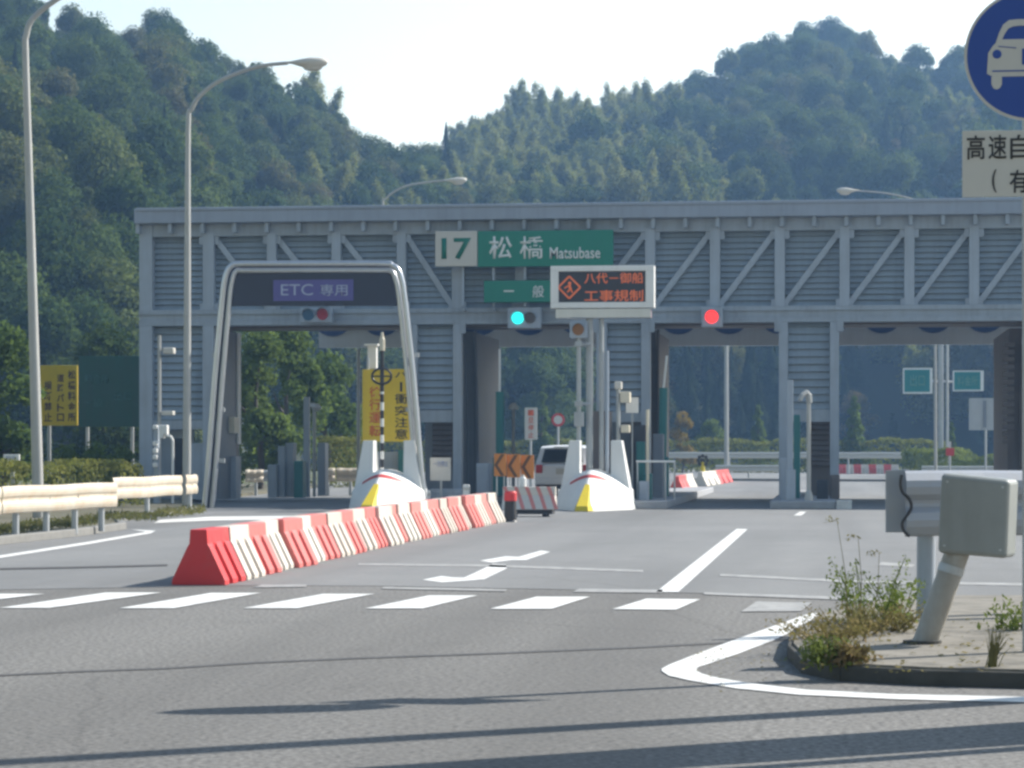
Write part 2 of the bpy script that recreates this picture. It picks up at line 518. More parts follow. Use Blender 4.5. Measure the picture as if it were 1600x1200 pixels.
# markings ---------------------------------------------------------
def marks(name, polys, mat, z=0.008):
    mb = MB()
    for p in polys:
        vs = [Vector((q.x, q.y, z)) for q in (gnd(*c) for c in p)]
        mb.add(vs, [list(range(len(vs)))])
    o = struct(mb, name, mat)
    for f in o.data.polygons:
        if f.normal.z < 0:
            f.flip()
    return o
stripes = []
for bl, br, tr, tl in (((-195, 951), (-118, 951), (70, 929), (-5, 929)), ((0, 951), (78, 951), (252, 927), (165, 927)), ((187, 951.5), (272, 951.5), (408, 927.5), (330, 927.5)),
                       ((380, 951.5), (465, 951.5), (585, 929), (505, 929)), ((570, 952), (660, 952), (746, 931.5), (670, 931.5)),
                       ((766, 952.5), (862, 952.5), (922, 933.5), (838, 933.5)), ((957, 953), (1056, 954), (1094, 937.5), (1010, 936.5))):
    stripes.append([bl, br, tr, tl])
marks('crosswalk_marking', stripes, M['marking'])
marks('worn_crosswalk_marking', [[(1158, 957), (1252, 956), (1268, 943), (1182, 941)], [(1370, 958), (1470, 957), (1490, 946), (1400, 944)]], M['worn'])
marks('stop_line_marking', [[(596, 921), (790, 925), (792, 922), (600, 918)], [(395, 919), (478, 918), (480, 914.5), (410, 914.5)], [(895, 926), (1034, 927.5), (1036, 922.5), (905, 921)], [(1100, 930), (1330, 939), (1332, 934.5), (1100, 926.5)], [(1330, 939), (1700, 944), (1700, 940), (1332, 934.5)]], M['worn'])
marks('faint_seam_marking', [[(560, 884), (760, 886.5), (1005, 895), (1005, 891.5), (760, 883), (560, 881)], [(1125, 901), (1340, 912), (1700, 918), (1700, 914), (1340, 908), (1125, 897.5)], [(1370, 884), (1425, 887), (1430, 883), (1378, 879)]], M['worn'])
marks('lane_line_marking', [[(1025, 926), (1060, 926), (1168, 827.5), (1151, 827)], [(1240, 806), (1252, 806), (1260, 800), (1250, 800)]], M['marking'])
marks('turn_arrow_marking', [[(750, 877), (768, 880), (800, 876), (822, 876), (860, 863), (845, 861), (810, 871), (790, 870)], [(735, 908), (757, 906), (792, 889), (790, 883), (770, 882), (742, 896), (725, 903.5), (705, 903)], [(660, 907), (690, 901), (706, 903), (735, 908), (690, 911)]], M['marking'])
marks('edge_line_marking', [[(-300, 920), (0, 873), (140, 851), (236, 834), (243, 830), (205, 828), (228, 832), (135, 848), (0, 869), (-300, 914)], [(240, 818), (330, 814), (520, 811), (520, 806), (330, 808), (250, 813)]], M['marking'], 0.010)
# thick white line bending round the island nose
outer = [(1268, 958), (1150, 1000), (1090, 1022), (1045, 1040), (1034, 1046), (1034, 1050), (1045, 1057), (1075, 1064), (1150, 1077), (1250, 1087), (1400, 1094), (1650, 1100), (1900, 1104)]
inner = [(1295, 962), (1205, 1003), (1150, 1024), (1112, 1037), (1090, 1044), (1088, 1049), (1097, 1054), (1120, 1060), (1170, 1068.5), (1260, 1079), (1400, 1086), (1650, 1091), (1900, 1094)]
mb = MB()
for (a, b), (c, d) in zip(zip(outer, outer[1:]), zip(inner, inner[1:])):
    vs = [gnd(*q) for q in (a, b, d, c)]
    mb.add([(q.x, q.y, 0.006) for q in vs], [(0, 1, 2, 3)])
o = struct(mb, 'island_edge_line', M['marking'])
for f in o.data.polygons:
    if f.normal.z < 0:
        f.flip()
# painted shadow of an overhead wire, and the plaza's dark joint
def thin_strip(pts, wpx):
    return [(x, y - wpx * 0.5) for x, y in pts] + [(x, y + wpx * 0.5) for x, y in pts][::-1]
marks('wire_shadow', [thin_strip([(-200, 1064), (0, 1056), (120, 1050), (260, 1045), (400, 1036), (560, 1029), (760, 1022), (1000, 1012), (1230, 1000)], 2.4)], M['tar_shadow'], 0.004)
marks('plaza_seam', [thin_strip([(-300, 893), (0, 890), (150, 887), (262, 884)], 2.4)], M['tar_shadow'], 0.012)

# foreground island: concrete apron with its kerb -------------------
ISZ = 0.11
isl = gp((1240, 1030), (1262, 1052), (1320, 1064), (1450, 1071), (1600, 1075), (1950, 1082), (1950, 958), (1700, 949), (1500, 949), (1380, 955), (1290, 978), (1246, 1005))
mb = MB()
n = len(isl)
c = sum(isl, Vector()) / n
top = [Vector((p.x, p.y, ISZ)) for p in isl]
mb.prism(top, (0, 0, -0.13))
struct(mb, 'island_apron', M['apron'])
mb = MB()
ring = isl + [isl[0]]
for a, b in zip(ring, ring[1:]):
    d = (b - a).normalized()
    nrm = Vector((d.y, -d.x, 0))
    if nrm.dot(a - c) < 0:
        nrm = -nrm
    mb.beam(a + nrm * 0.022 + Vector((0, 0, 0.045)) - d * 0.01, b + nrm * 0.022 + Vector((0, 0, 0.045)) + d * 0.01, 0.04, 0.1, (0, 0, 1))
struct(mb, 'island_kerb', M['shadekerb'], bevel=0.01)

# ================================================================== HILLS AND WOOD
def profile(tab, x):
    for (x0, y0), (x1, y1) in zip(tab, tab[1:]):
        if x0 <= x <= x1:
            t = (x - x0) / (x1 - x0)
            return y0 + (y1 - y0) * t
    return tab[0][1] if x < tab[0][0] else tab[-1][1]
def wob(a, b, c=0):
    return math.sin(a * 1.7 + b * 0.6 + c) * 0.5 + math.sin(a * 0.7 - b * 1.3 + 2 * c) * 0.5
class Hill:
    def __init__(s, name, prof, x0, x1, foot, ridge, crown, power=0.85):
        s.name, s.prof, s.x0, s.x1, s.foot, s.ridge, s.crown, s.power = name, prof, x0, x1, foot, ridge, crown, power
    def pt(s, x, v):
        fd = s.foot(x)
        rd = s.ridge(x)
        top = CAMH + (HOR - profile(s.prof, x)) / FPX * rd - s.crown
        if v <= 1:
            d = fd + (rd - fd) * v
            z = max(top, 0) * (v ** s.power) + 0.8 * wob(x / 60, v * 9, rd) * min(1, v * 4) * (1 - v * 0.8)
        else:
            d = rd + (v - 1) * rd * 0.35
            z = max(top, 0) * (1 - (v - 1) ** 1.5 * 0.8)
        p = at(x, HOR, d)
        p.z = z
        return p
    def build(s):
        nu, nv = 44, 26
        mb = MB()
        for j in range(nv + 1):
            for i in range(nu + 1):
                mb.v.append(s.pt(s.x0 + (s.x1 - s.x0) * i / nu, 1.5 * j / nv))
        for j in range(nv):
            for i in range(nu):
                a = j * (nu + 1) + i
                mb.f.append([a, a + 1, a + nu + 2, a + nu + 1])
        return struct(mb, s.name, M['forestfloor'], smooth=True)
LP = [(-500, -70), (0, -8), (40, 4), (75, 35), (95, 62), (145, 58), (190, 52), (235, 50), (262, 46), (290, 66), (330, 100), (370, 106), (400, 122), (440, 146), (490, 158), (520, 188), (560, 210), (580, 232), (620, 242), (660, 250), (720, 262), (900, 300)]
MP = [(520, 270), (640, 250), (690, 245), (715, 205), (750, 180), (790, 165), (830, 160), (900, 163), (960, 160), (1010, 152), (1060, 150), (1120, 165), (1200, 220), (1300, 280)]
RP = [(880, 190), (1000, 162), (1030, 150), (1060, 130), (1100, 118), (1128, 108), (1150, 78), (1200, 58), (1255, 42), (1280, 30), (1320, 28), (1345, 48), (1370, 64), (1420, 68), (1470, 76), (1520, 84), (1600, 92), (1800, 120), (2100, 160)]
hillL = Hill('hillside', LP, -420, 900, lambda x: 128 + 70 / (1 + math.exp(-(x - 330) / 60)), lambda x: 330.0, 4.6)
hillM = Hill('bamboo_hillside', MP, 560, 1260, lambda x: 215, lambda x: 430.0, 7.0, 0.9)
hillR = Hill('far_hillside', RP, 900, 2080, lambda x: 230 + 25 * math.sin(x / 170), lambda x: 520.0, 8.2, 0.75)
for h in (hillL, hillM, hillR):
    h.build()

# tree patterns -----------------------------------------------------
def rdir():
    while True:
        v = Vector((random.uniform(-1, 1), random.uniform(-1, 1), random.uniform(-1, 1)))
        if 0.05 < v.length < 1:
            return v.normalized()
def blob(mb, c, r, n, size, flat=0.85, hole=0.0):
    for _ in range(n):
        d = rdir()
        if d.z < -0.55 and random.random() < 0.7:
            d.z = -d.z
        rr = r * (0.55 + 0.68 * random.random() ** 0.8)
        p = c + Vector((d.x * rr, d.y * rr, d.z * rr * flat))
        nn = (d + rdir() * 0.75).normalized()
        mb.leaf(p, nn, size * random.uniform(0.6, 1.3), random.uniform(0.5, 0.8))
def trunk_mb(h, r, limbs=5, spread=1.5, lean=0.1):
    mb = MB()
    pts = [Vector((lean * math.sin(k * 1.3), lean * math.cos(k * 0.9) - lean, h * k / 5)) for k in range(6)]
    mb.tube(pts, [r * (1 - 0.13 * k) for k in range(6)], 8)
    for k in range(limbs):
        a = k * 2.4 + random.uniform(-0.4, 0.4)
        s0 = pts[2 + k % 3]
        e = s0 + Vector((math.cos(a) * spread, math.sin(a) * spread, spread * random.uniform(0.6, 1.1)))
        mb.tube([s0, (s0 + e) / 2 + Vector((0, 0, -0.1)), e], [r * 0.5, r * 0.36, r * 0.14], 6)
    return mb
def crown_broad(H, W, n_lobes, leaves, size, low=0.25):
    mb = MB()
    for k in range(n_lobes):
        t = random.random()
        zc = H * (low + (0.86 - low) * t)
        rad = W / 2 * math.sin(math.pi * min(0.95, 0.28 + 0.62 * t)) * random.uniform(0.35, 0.8)
        a = k * 2.39996 + random.uniform(-0.4, 0.4)
        r = W * random.uniform(0.09, 0.2)
        blob(mb, Vector((math.cos(a) * rad, math.sin(a) * rad, zc)), r, leaves // n_lobes, size)
    blob(mb, Vector((0, 0, H * 0.86)), W * 0.2, leaves // n_lobes, size)
    return mb
def crown_column(H, W, leaves, size, low=0.06, power=0.75):
    mb = MB()
    n = 16
    for k in range(n):
        t = (k + random.random()) / n
        r = W / 2 * ((1 - t) ** power) * (0.7 + 0.3 * math.sin(3 + t * 4)) + 0.12 * W * (1 - t)
        a = k * 2.39996
        c = Vector((math.cos(a) * r * 0.5, math.sin(a) * r * 0.5, H * (low + (0.97 - low) * t)))
        blob(mb, c, max(r * 0.62, W * 0.05), int(leaves / n * (1.5 - t)), size, 1.15)
    return mb
def crown_bamboo(H, W, leaves, size):
    mb = MB()
    for k in range(7):
        a = random.uniform(0, 6.28)
        base = Vector((math.cos(a), math.sin(a), 0)) * W * 0.22 * random.random()
        tip = base + Vector((math.cos(a), math.sin(a), 0)) * W * random.uniform(0.2, 0.6) + Vector((0, 0, H * random.uniform(0.75, 1.05)))
        for _ in range(leaves // 7):
            t = 0.25 + 0.75 * random.random() ** 0.8
            p = base.lerp(tip, t) + Vector((0, 0, 0.1 * H * math.sin(t * 3.1)))
            sp = W * 0.2 * (1.1 - t) + 0.12
            q = p + Vector((random.gauss(0, sp), random.gauss(0, sp), random.gauss(-0.1, 0.3)))
            mb.leaf(q, (rdir() + Vector((0, 0, 0.7))).normalized(), size * random.uniform(0.7, 1.3), 0.35)
    return mb
def crown_conifer(H, W, leaves, size):
    mb = MB()
    for _ in range(leaves):
        t = random.random() ** 1.35
        lay = math.floor(t * 15) / 15
        rr = W / 2 * (1 - t) * (0.72 + 0.4 * ((t - lay) * -15 + 1)) * (0.3 + 0.7 * random.random() ** 0.4)
        a = random.uniform(0, 6.283)
        lump = 0.82 + 0.28 * math.sin(a * 3 + lay * 17)
        p = Vector((math.cos(a) * rr * lump, math.sin(a) * rr * lump, H * (0.05 + 0.95 * t)))
        mb.leaf(p, (Vector((math.cos(a), math.sin(a), 0.8)) + rdir() * 0.6).normalized(), size * random.uniform(0.7, 1.3) * (1.1 - 0.5 * t), 0.45)
    return mb
protos = bpy.data.collections.new("forest_tree_kinds")
def proto(name, mesh):
    protos.objects.link(bpy.data.objects.new(name, mesh))
random.seed(11)
kinds = []
for k, (H, W, nl) in enumerate(((6.4, 5.6, 17), (7.2, 5.0, 15), (5.6, 6.0, 16), (6.8, 5.8, 20))):
    proto('kind_%d' % k, crown_broad(H, W, int(nl * 1.8), 12500, 0.21, 0.2).raw('broad_tree', M['leaf']))
proto('kind_4', crown_bamboo(9.0, 5.0, 9000, 0.34).raw('bamboo_clump', M['bamboo']))
proto('kind_5', crown_bamboo(8.0, 4.2, 8000, 0.34).raw('bamboo_clump', M['bamboo']))
proto('kind_6', crown_conifer(9.5, 4.2, 9000, 0.27).raw('conifer_tree', M['conifer']))
proto('kind_7', crown_broad(5.6, 5.0, 13, 7500, 0.2, 0.2).raw('autumn_tree', M['autumn']))
proto('kind_8', crown_column(7.0, 3.6, 9000, 0.2).raw('slim_tree', M['leaf']))

gng = bpy.data.node_groups.new('scatter_trees', 'GeometryNodeTree')
gng.interface.new_socket('Geometry', in_out='INPUT', socket_type='NodeSocketGeometry')
gng.interface.new_socket('Geometry', in_out='OUTPUT', socket_type='NodeSocketGeometry')
gi, go = gng.nodes.new('NodeGroupInput'), gng.nodes.new('NodeGroupOutput')
ci = gng.nodes.new('GeometryNodeCollectionInfo')
ci.inputs[0].default_value = protos
ci.inputs['Separate Children'].default_value = True
ci.inputs['Reset Children'].default_value = True
ip = gng.nodes.new('GeometryNodeInstanceOnPoints')
ip.inputs['Pick Instance'].default_value = True
def attr(nm, ty):
    a = gng.nodes.new('GeometryNodeInputNamedAttribute')
    a.data_type = ty
    a.inputs['Name'].default_value = nm
    return a.outputs[0]
gng.links.new(gi.outputs[0], ip.inputs['Points'])
gng.links.new(ci.outputs[0], ip.inputs['Instance'])
gng.links.new(attr('kind_index', 'INT'), ip.inputs['Instance Index'])
gng.links.new(attr('turn', 'FLOAT_VECTOR'), ip.inputs['Rotation'])
gng.links.new(attr('size', 'FLOAT_VECTOR'), ip.inputs['Scale'])
gng.links.new(ip.outputs[0], go.inputs[0])
def wood(name, label, pts):
    me = bpy.data.meshes.new(name)
    me.from_pydata([tuple(p[0]) for p in pts], [], [])
    a = me.attributes.new('kind_index', 'INT', 'POINT')
    b = me.attributes.new('turn', 'FLOAT_VECTOR', 'POINT')
    c = me.attributes.new('size', 'FLOAT_VECTOR', 'POINT')
    for i, (p, k, s) in enumerate(pts):
        a.data[i].value = k
        b.data[i].vector = (random.gauss(0, 0.06), random.gauss(0, 0.06), random.uniform(0, 6.28))
        c.data[i].vector = (s * random.uniform(0.85, 1.15), s * random.uniform(0.85, 1.15), s * random.uniform(0.85, 1.2))
    o = bpy.data.objects.new(name, me)
    COL.objects.link(o)
    md = o.modifiers.new('trees', 'NODES')
    md.node_group = gng
    return tag(o, label, 'forest', kind='stuff')
def scatter(h, n_u, n_v, pick, vmax=1.12):
    out = []
    for j in range(n_v):
        for i in range(n_u):
            u = h.x0 + (h.x1 - h.x0) * (i + random.uniform(-0.1, 1.1)) / n_u
            v = vmax * (j + random.random()) / n_v
            k, s = pick(u, v)
            if k is None:
                continue
            p = h.pt(u, v)
            p.z -= 0.5
            out.append((p, k, s))
    return out
random.seed(23)
def pickL(u, v):
    r = random.random()
    if r < 0.035:
        return 7, random.uniform(0.6, 0.95)
    if r < 0.07:
        return 6, random.uniform(0.6, 0.9)
    if r < 0.18:
        return 8, random.uniform(0.8, 1.15)
    if r < 0.24 and u > 480:
        return 4, random.uniform(0.6, 0.9)
    return random.randrange(4), random.choice((0.6, 0.75, 0.95, 1.15, 1.4)) * (0.8 if v > 0.9 else 1)
def pickM(u, v):
    r = random.random()
    if v > 0.2 and r < 0.72:
        return random.choice((4, 5)), random.uniform(0.7, 1.1)
    if r < 0.8:
        return 6, random.uniform(0.6, 0.9)
    return random.randrange(4), random.uniform(0.7, 1.1)
def pickR(u, v):
    r = random.random()
    if v < 0.2 and r < (0.8 if u < 1260 else 0.35):
        return 7, random.uniform(0.7, 1.1)
    if v < 0.45 and 0.45 < r < 0.75:
        return random.choice((6, 8)), random.uniform(0.6, 1.0)
    if r < 0.08:
        return 7, random.uniform(0.6, 0.9)
    if r > 0.8 and u > 1330:
        return random.choice((4, 5)), random.uniform(0.7, 1.0)
    return random.randrange(4), random.choice((0.9, 1.15, 1.4, 1.75)) * (0.75 if v > 0.9 else 1)
wood('left_wood', 'mixed broadleaf wood covering the steep hill at the left', scatter(hillL, 25, 48, pickL))
wood('bamboo_wood', 'pale green bamboo wood on the low hill in the middle', scatter(hillM, 20, 40, pickM))
wood('right_wood', 'hazy dark green wood on the far hill at the right', scatter(hillR, 22, 44, pickR))

# trees one can tell apart -------------------------------------------
def tree(name, label, base, crown, trunk_h, trunk_r, mat, group=None, lean=0.1, limbs=5, spread=1.2):
    t = thing(name, label, 'tree', base, group)
    for mbx, nm, mt in ((crown, 'crown', mat), (trunk_mb(trunk_h, trunk_r, limbs, spread, lean), 'trunk', M['bark'])):
        mbx.v = [v + Vector(base) for v in mbx.v]
        mbx.build(nm, mt, t)
    return t
def spot(px, d, z=0.0):
    p = at(px, HOR, d)
    p.z = z
    return p
random.seed(5)
p = at(697, 258, 322)
tree('conifer_tree', 'dark pointed conifer standing alone above the saddle between two hills', (p.x, p.y, p.z - 5.0), crown_conifer(10.4, 5.0, 11000, 0.26), 9, 0.2, M['conifer'], limbs=0, lean=0.02)
p = at(1300, 75, 515)
tree('ridge_tree', 'big round tree crown topping the summit of the far right hill', (p.x, p.y, p.z - 5), crown_broad(10.8, 11.5, 26, 20000, 0.32, 0.25), 6, 0.3, M['leaf'], spread=2.5)
p = at(1165, 92, 515)
tree('ridge_tree', 'round tree on the right hill ridge left of the summit crown', (p.x, p.y, p.z - 5), crown_broad(7.5, 8, 20, 14000, 0.28, 0.25), 4.5, 0.25, M['leaf'], spread=1.8)
p = at(1085, 135, 515)
tree('ridge_tree', 'lowest round ridge tree where the bamboo hill meets the far right hill', (p.x, p.y, p.z - 4.5), crown_broad(6.8, 6.6, 18, 12000, 0.28, 0.25), 4, 0.22, M['leaf'], spread=1.5)
p = at(250, 70, 328)
tree('ridge_tree', 'upright tree poking above the left hill ridge near the street lamp head', (p.x, p.y, p.z - 3), crown_column(6.6, 3.4, 3600, 0.32), 4, 0.18, M['leaf'], spread=0.8)
p = at(135, 62, 322)
tree('pine_tree', 'dark flat topped pine on the left hill ridge beside the nearest lamp pole', (p.x, p.y, p.z - 3.5), crown_broad(5.2, 5.0, 8, 2600, 0.34, 0.55), 4, 0.16, M['conifer'], spread=1.2)
# lit trees seen through the first bay
tree('bushy_tree', 'leafy green tree closest to the brown pillar inside the ETC lane opening', spot(405, 88), crown_broad(6.0, 3.0, 22, 7000, 0.2, 0.1), 4.2, 0.14, M['leafmid'], spread=0.8)
tree('bushy_tree', 'tall leafy green tree in the middle of the ETC lane opening', spot(452, 95), crown_broad(6.6, 3.3, 24, 7500, 0.2, 0.1), 4.4, 0.15, M['leafmid'], spread=0.9)
tree('bushy_tree', 'leafy green tree in the ETC lane opening behind the white capped lamp post', spot(512, 104), crown_broad(5.6, 3.5, 22, 7000, 0.21, 0.1), 3.6, 0.15, M['leafmid'], spread=0.9)
# left edge
tree('bushy_tree', 'leafy tree at the left picture edge behind the tall lamp pole', spot(2, 72), crown_broad(5.2, 3.0, 22, 6500, 0.17, 0.1), 3.4, 0.13, M['leafmid'], spread=0.8)
tree('bushy_tree', 'dark leafy tree behind the yellow and green sign boards', spot(165, 96), crown_broad(6.2, 5.0, 22, 7000, 0.2, 0.1), 4, 0.16, M['leaf'], spread=1.2)
for px, d, h, wd, lab in ((105, 66, 1.5, 1.5, 'low green bush under the yellow sign board'), (150, 68, 1.6, 1.5, 'low green bush under the left half of the green sign board'), (190, 70, 1.5, 1.3, 'low green bush between the green sign board and the toll gate')):
    o = crown_broad(h, wd, 9, 1600, 0.12, 0.15)
    b = spot(px, d)
    o.v = [v + b for v in o.v]
    tag(o.build('bush', M['leafmid']), lab, 'bush')
# conical trees beyond the gate
tree('conical_tree', 'slim conical tree seen beyond the gate above the white car', spot(848, 168), crown_column(5.9, 2.4, 4200, 0.2), 4, 0.12, M['leafmid'], spread=0.5)
tree('conical_tree', 'conical tree beyond the gate just right of the lone louvred pier', spot(1335, 166), crown_column(5.1, 2.9, 4600, 0.2), 3.5, 0.12, M['leafmid'], spread=0.5)
tree('conical_tree', 'slim green tree standing left of the lone louvred pier', spot(1185, 172), crown_column(4.6, 2.6, 3600, 0.2), 3, 0.12, M['leafmid'], spread=0.5)
tree('small_tree', 'yellow orange autumn tree beyond the right hand toll booth', spot(1066, 164), crown_broad(4.1, 2.2, 12, 2200, 0.18, 0.15), 2.8, 0.08, M['golden'], spread=0.7)
tree('small_tree', 'small green tree beside the thin lamp pole beyond the gate', spot(1112, 174), crown_broad(3.6, 2.6, 14, 3000, 0.18, 0.1), 2.4, 0.1, M['leafmid'], spread=0.7)
tree('conical_tree', 'small conical tree between the two green exit signs', spot(1487, 160), crown_column(3.3, 1.5, 2000, 0.18), 2, 0.08, M['leafmid'], spread=0.4)

# hedges -------------------------------------------------------------
def hedge(name, label, a, b, h, wd, n, size, mat, lump=0.15):
    mb = MB()
    d = (b - a)
    side = Vector((-d.y, d.x, 0)).normalized()
    for _ in range(n):
        t = random.random()
        k = 1 + lump * math.sin(t * d.length * 1.1) + lump * 0.6 * math.sin(t * d.length * 2.7 + 1)
        q = random.random()
        if q < 0.45:
            p = a.lerp(b, t) + side * random.uniform(-wd / 2, wd / 2) + Vector((0, 0, h * k * random.uniform(0.9, 1.06)))
            nn = Vector((0, 0, 1))
        else:
            sg = -1 if q < 0.8 else 1
            p = a.lerp(b, t) + side * sg * wd / 2 * random.uniform(0.85, 1.05) + Vector((0, 0, h * k * random.random()))
            nn = side * sg
        mb.leaf(p, (nn + rdir() * 0.8).normalized(), size * random.uniform(0.6, 1.3), 0.6)
    return tag(mb.build(name, mat), label, 'hedge')
hedge('hedge', 'clipped yellow green hedge behind the guardrail at the left', spot(-260, 47, 0.1), spot(196, 62, 0.1), 1.0, 1.0, 9000, 0.1, M['hedgeleaf'], 0.06)
hedge('hedge', 'long yellow green hedge beyond the gate in front of the hillside', spot(560, 172), spot(1480, 165), 2.05, 1.6, 14000, 0.22, M['hedgeleaf'], 0.05)
hedge('hedge', 'bright green low shrubs beyond the gate around the exit sign post', spot(1425, 138), spot(1640, 134), 1.25, 3.0, 8000, 0.16, M['weedgreen'], 0.2)
hedge('hedge', 'thin yellow green hedge behind the machines of the ETC lane', spot(500, 98), spot(575, 100), 1.75, 1.0, 2500, 0.14, M['hedgeleaf'], 0.08)

# ================================================================== TOLL GATE
YG = 68.0
X = lambda px, Y=YG: xat(px, Y)
ZB, ZP0, ZP1, ZC0, ZC1 = 4.81, 5.22, 7.24, 7.58, 7.98     # girder underside, panel bottom, panel top, cap bottom, cap top
XL, XR = X(214), X(2050)
gate = thing('toll_gate', 'long grey steel toll gate with louvred girder spanning all the lanes', 'toll gate', (X(800), YG, 0))
mb = MB()
mb.box(XL, XR, YG - 0.3, YG + 2.2, ZC0, ZC1)
mb.box(XL + 0.05, XR, YG - 0.34, YG - 0.28, ZC1 - 0.07, ZC1 + 0.02)
mb.build('roof', M['roof'], gate, bevel=0.02)
mb = MB()
mb.box(XL + 0.2, XR, YG + 0.02, YG + 2.0, ZP1, ZC0 - 0.003)
for k in range(36):                      # small brackets below the cap
    x = X(218 + k * 50.2)
    mb.box(x - 0.05, x + 0.05, YG - 0.22, YG + 0.018, ZC0 - 0.26, ZC0 - 0.004)
mb.build('top_chord', M['steel'], gate)
mb = MB()
mb.box(XL + 0.06, XR, YG + 0.03, YG + 2.0, ZB + 0.13, ZP0)
mb.box(XL + 0.06, XR, YG - 0.03, YG + 0.4, ZP0 - 0.1, ZP0 + 0.02)
mb.box(XL + 0.06, XR, YG - 0.03, YG + 0.4, ZB, ZB + 0.126)
mb.build('bottom_chord', M['steel'], gate)
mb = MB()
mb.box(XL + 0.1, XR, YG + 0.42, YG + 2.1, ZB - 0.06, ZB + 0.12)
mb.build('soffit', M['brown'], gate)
def louvre(parent, px0, px1, z0, z1, Y, pitch=0.185, name='louvre_panel', mat=None):
    x0, x1 = X(px0, Y), X(px1, Y)
    mb = MB()
    z = z0
    while z < z1 - 0.02:
        h = min(pitch, z1 - z)
        j = random.uniform(-0.006, 0.006)
        mb.hexa([(x0, Y - 0.075 + j, z + 0.012), (x1, Y - 0.075 - j, z + 0.012), (x1, Y - 0.055, z + 0.006), (x0, Y - 0.055, z + 0.006),
                 (x0, Y - 0.01, z + h * 0.9), (x1, Y - 0.01, z + h * 0.9), (x1, Y + 0.012, z + h * 0.9), (x0, Y + 0.012, z + h * 0.9)])
        z += pitch
    mb.box(x0, x1, Y + 0.02, Y + 0.05, z0, z1)
    return mb.build(name, mat or M['louvre'], parent)
posts = [(317, 334), (417, 431), (518, 532), (620, 634), (706, 722)] + [(805 + 0, 820), (907, 922)] + [(1008 + 101.3 * k, 1023.5 + 101.3 * k) for k in range(10)]
edges = [(218, 238)] + posts
random.seed(3)
for (a0, a1), (b0, b1) in zip(edges, edges[1:]):
    louvre(gate, a1 - 3, b0 + 3, ZP0 + 0.02, ZP1, YG + 0.28, 0.155)
for a, b in posts:
    mb = MB()
    mb.box(X(a), X(b), YG, YG + 0.26, ZP0 + 0.023, ZP1 + 0.1)
    mb.box(X(a) - 0.12, X(b) + 0.12, YG + 0.06, YG + 0.1, ZP1 - 0.22, ZP1 - 0.003)     # gusset plates
    mb.box(X(a) - 0.1, X(b) + 0.1, YG + 0.06, YG + 0.1, ZP0 + 0.026, ZP0 + 0.2)
    mb.build('truss_post', M['steel_light'], gate)
for i, ((a0, a1), (b0, b1)) in enumerate(zip(posts, posts[1:])):
    if i < 4:
        p, q = Vector((X(a1) + 0.02, YG + 0.16, ZP1 - 0.06)), Vector((X(b0) - 0.02, YG + 0.16, ZP0 + 0.1))
    elif i < 6:
        continue
    else:
        p, q = Vector((X(a1) + 0.02, YG + 0.16, ZP0 + 0.1)), Vector((X(b0) - 0.02, YG + 0.16, ZP1 - 0.06))
    mb = MB()
    mb.beam(p, q, 0.15, 0.1)
    mb.build('brace', M['steel_light'], gate)
# piers ---------------------------------------------------------------
def pier(px0, px1, w0, w1, zlow, base, sides=True):
    """front tower of a pier: two columns with louvres between them"""
    for a, b in ((px0, px0 + w0), (px1 - w1, px1)):
        MB().box(X(a), X(b), YG - 0.02, YG + 0.3, base, ZB - 0.003).build('column', M['steel_light'], gate)
    louvre(gate, px0 + w0 - 2, px1 - w1 + 2, zlow, ZB - 0.004, YG + 0.22, 0.2)
# left tower runs the full height
for a, b in ((218, 238), (317, 334)):
    MB().box(X(a), X(b), YG - 0.024, YG + 0.34, 0.05, ZB - 0.003).build('column', M['steel_light'], gate)
    if a == 218:
        MB().box(X(a), X(b), YG - 0.02, YG + 0.3, ZP0 + 0.023, ZC0 - 0.004).build('column', M['steel_light'], gate)
louvre(gate, 236, 319, 2.25, ZB - 0.004, YG + 0.24, 0.195)
mb = MB()
mb.box(X(238), X(317), YG + 0.02, YG + 0.2, 2.0, 2.24)
mb.box(X(296), X(317), YG + 0.05, YG + 0.25, 0.08, 1.62)
mb.build('lower_frame', M['steel'], gate)
MB().box(X(240), X(295), YG + 0.5, YG + 0.62, 0.08, 2.0).build('service_door', M['steel'], gate, bevel=0.01)
MB().box(X(262), X(290), YG + 0.44, YG + 0.495, 0.2, 1.75).build('dark_recess', M['backing'], gate)
mb = MB()
mb.box(X(334) - 0.02, X(334) + 0.04, YG + 0.34, YG + 2.6, 0.08, ZB - 0.07)
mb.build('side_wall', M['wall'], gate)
mb = MB()
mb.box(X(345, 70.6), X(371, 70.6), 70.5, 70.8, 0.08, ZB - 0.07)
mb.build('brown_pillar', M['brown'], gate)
MB().box(X(371, 70.6) + 0.003, X(374, 70.6), 70.48, 70.8, 1.6, ZB - 0.07).build('pillar_edge', M['white'], gate)
mb = MB()
mb.box(X(340, 69.8), X(369, 69.8), 69.6, 70.2, 1.9, 2.35)
for k in range(5):
    x = X(342 + k * 5.6, 69.8)
    mb.box(x, x + 0.015, 69.585, 69.598, 1.95, 2.3)
mb.build('control_box', M['beige'], gate, bevel=0.01)
MB().box(X(338, 70), X(371, 70), 69.8, 70.45, 0.08, 1.25).build('lower_cabinet', M['steel'], gate, bevel=0.01)

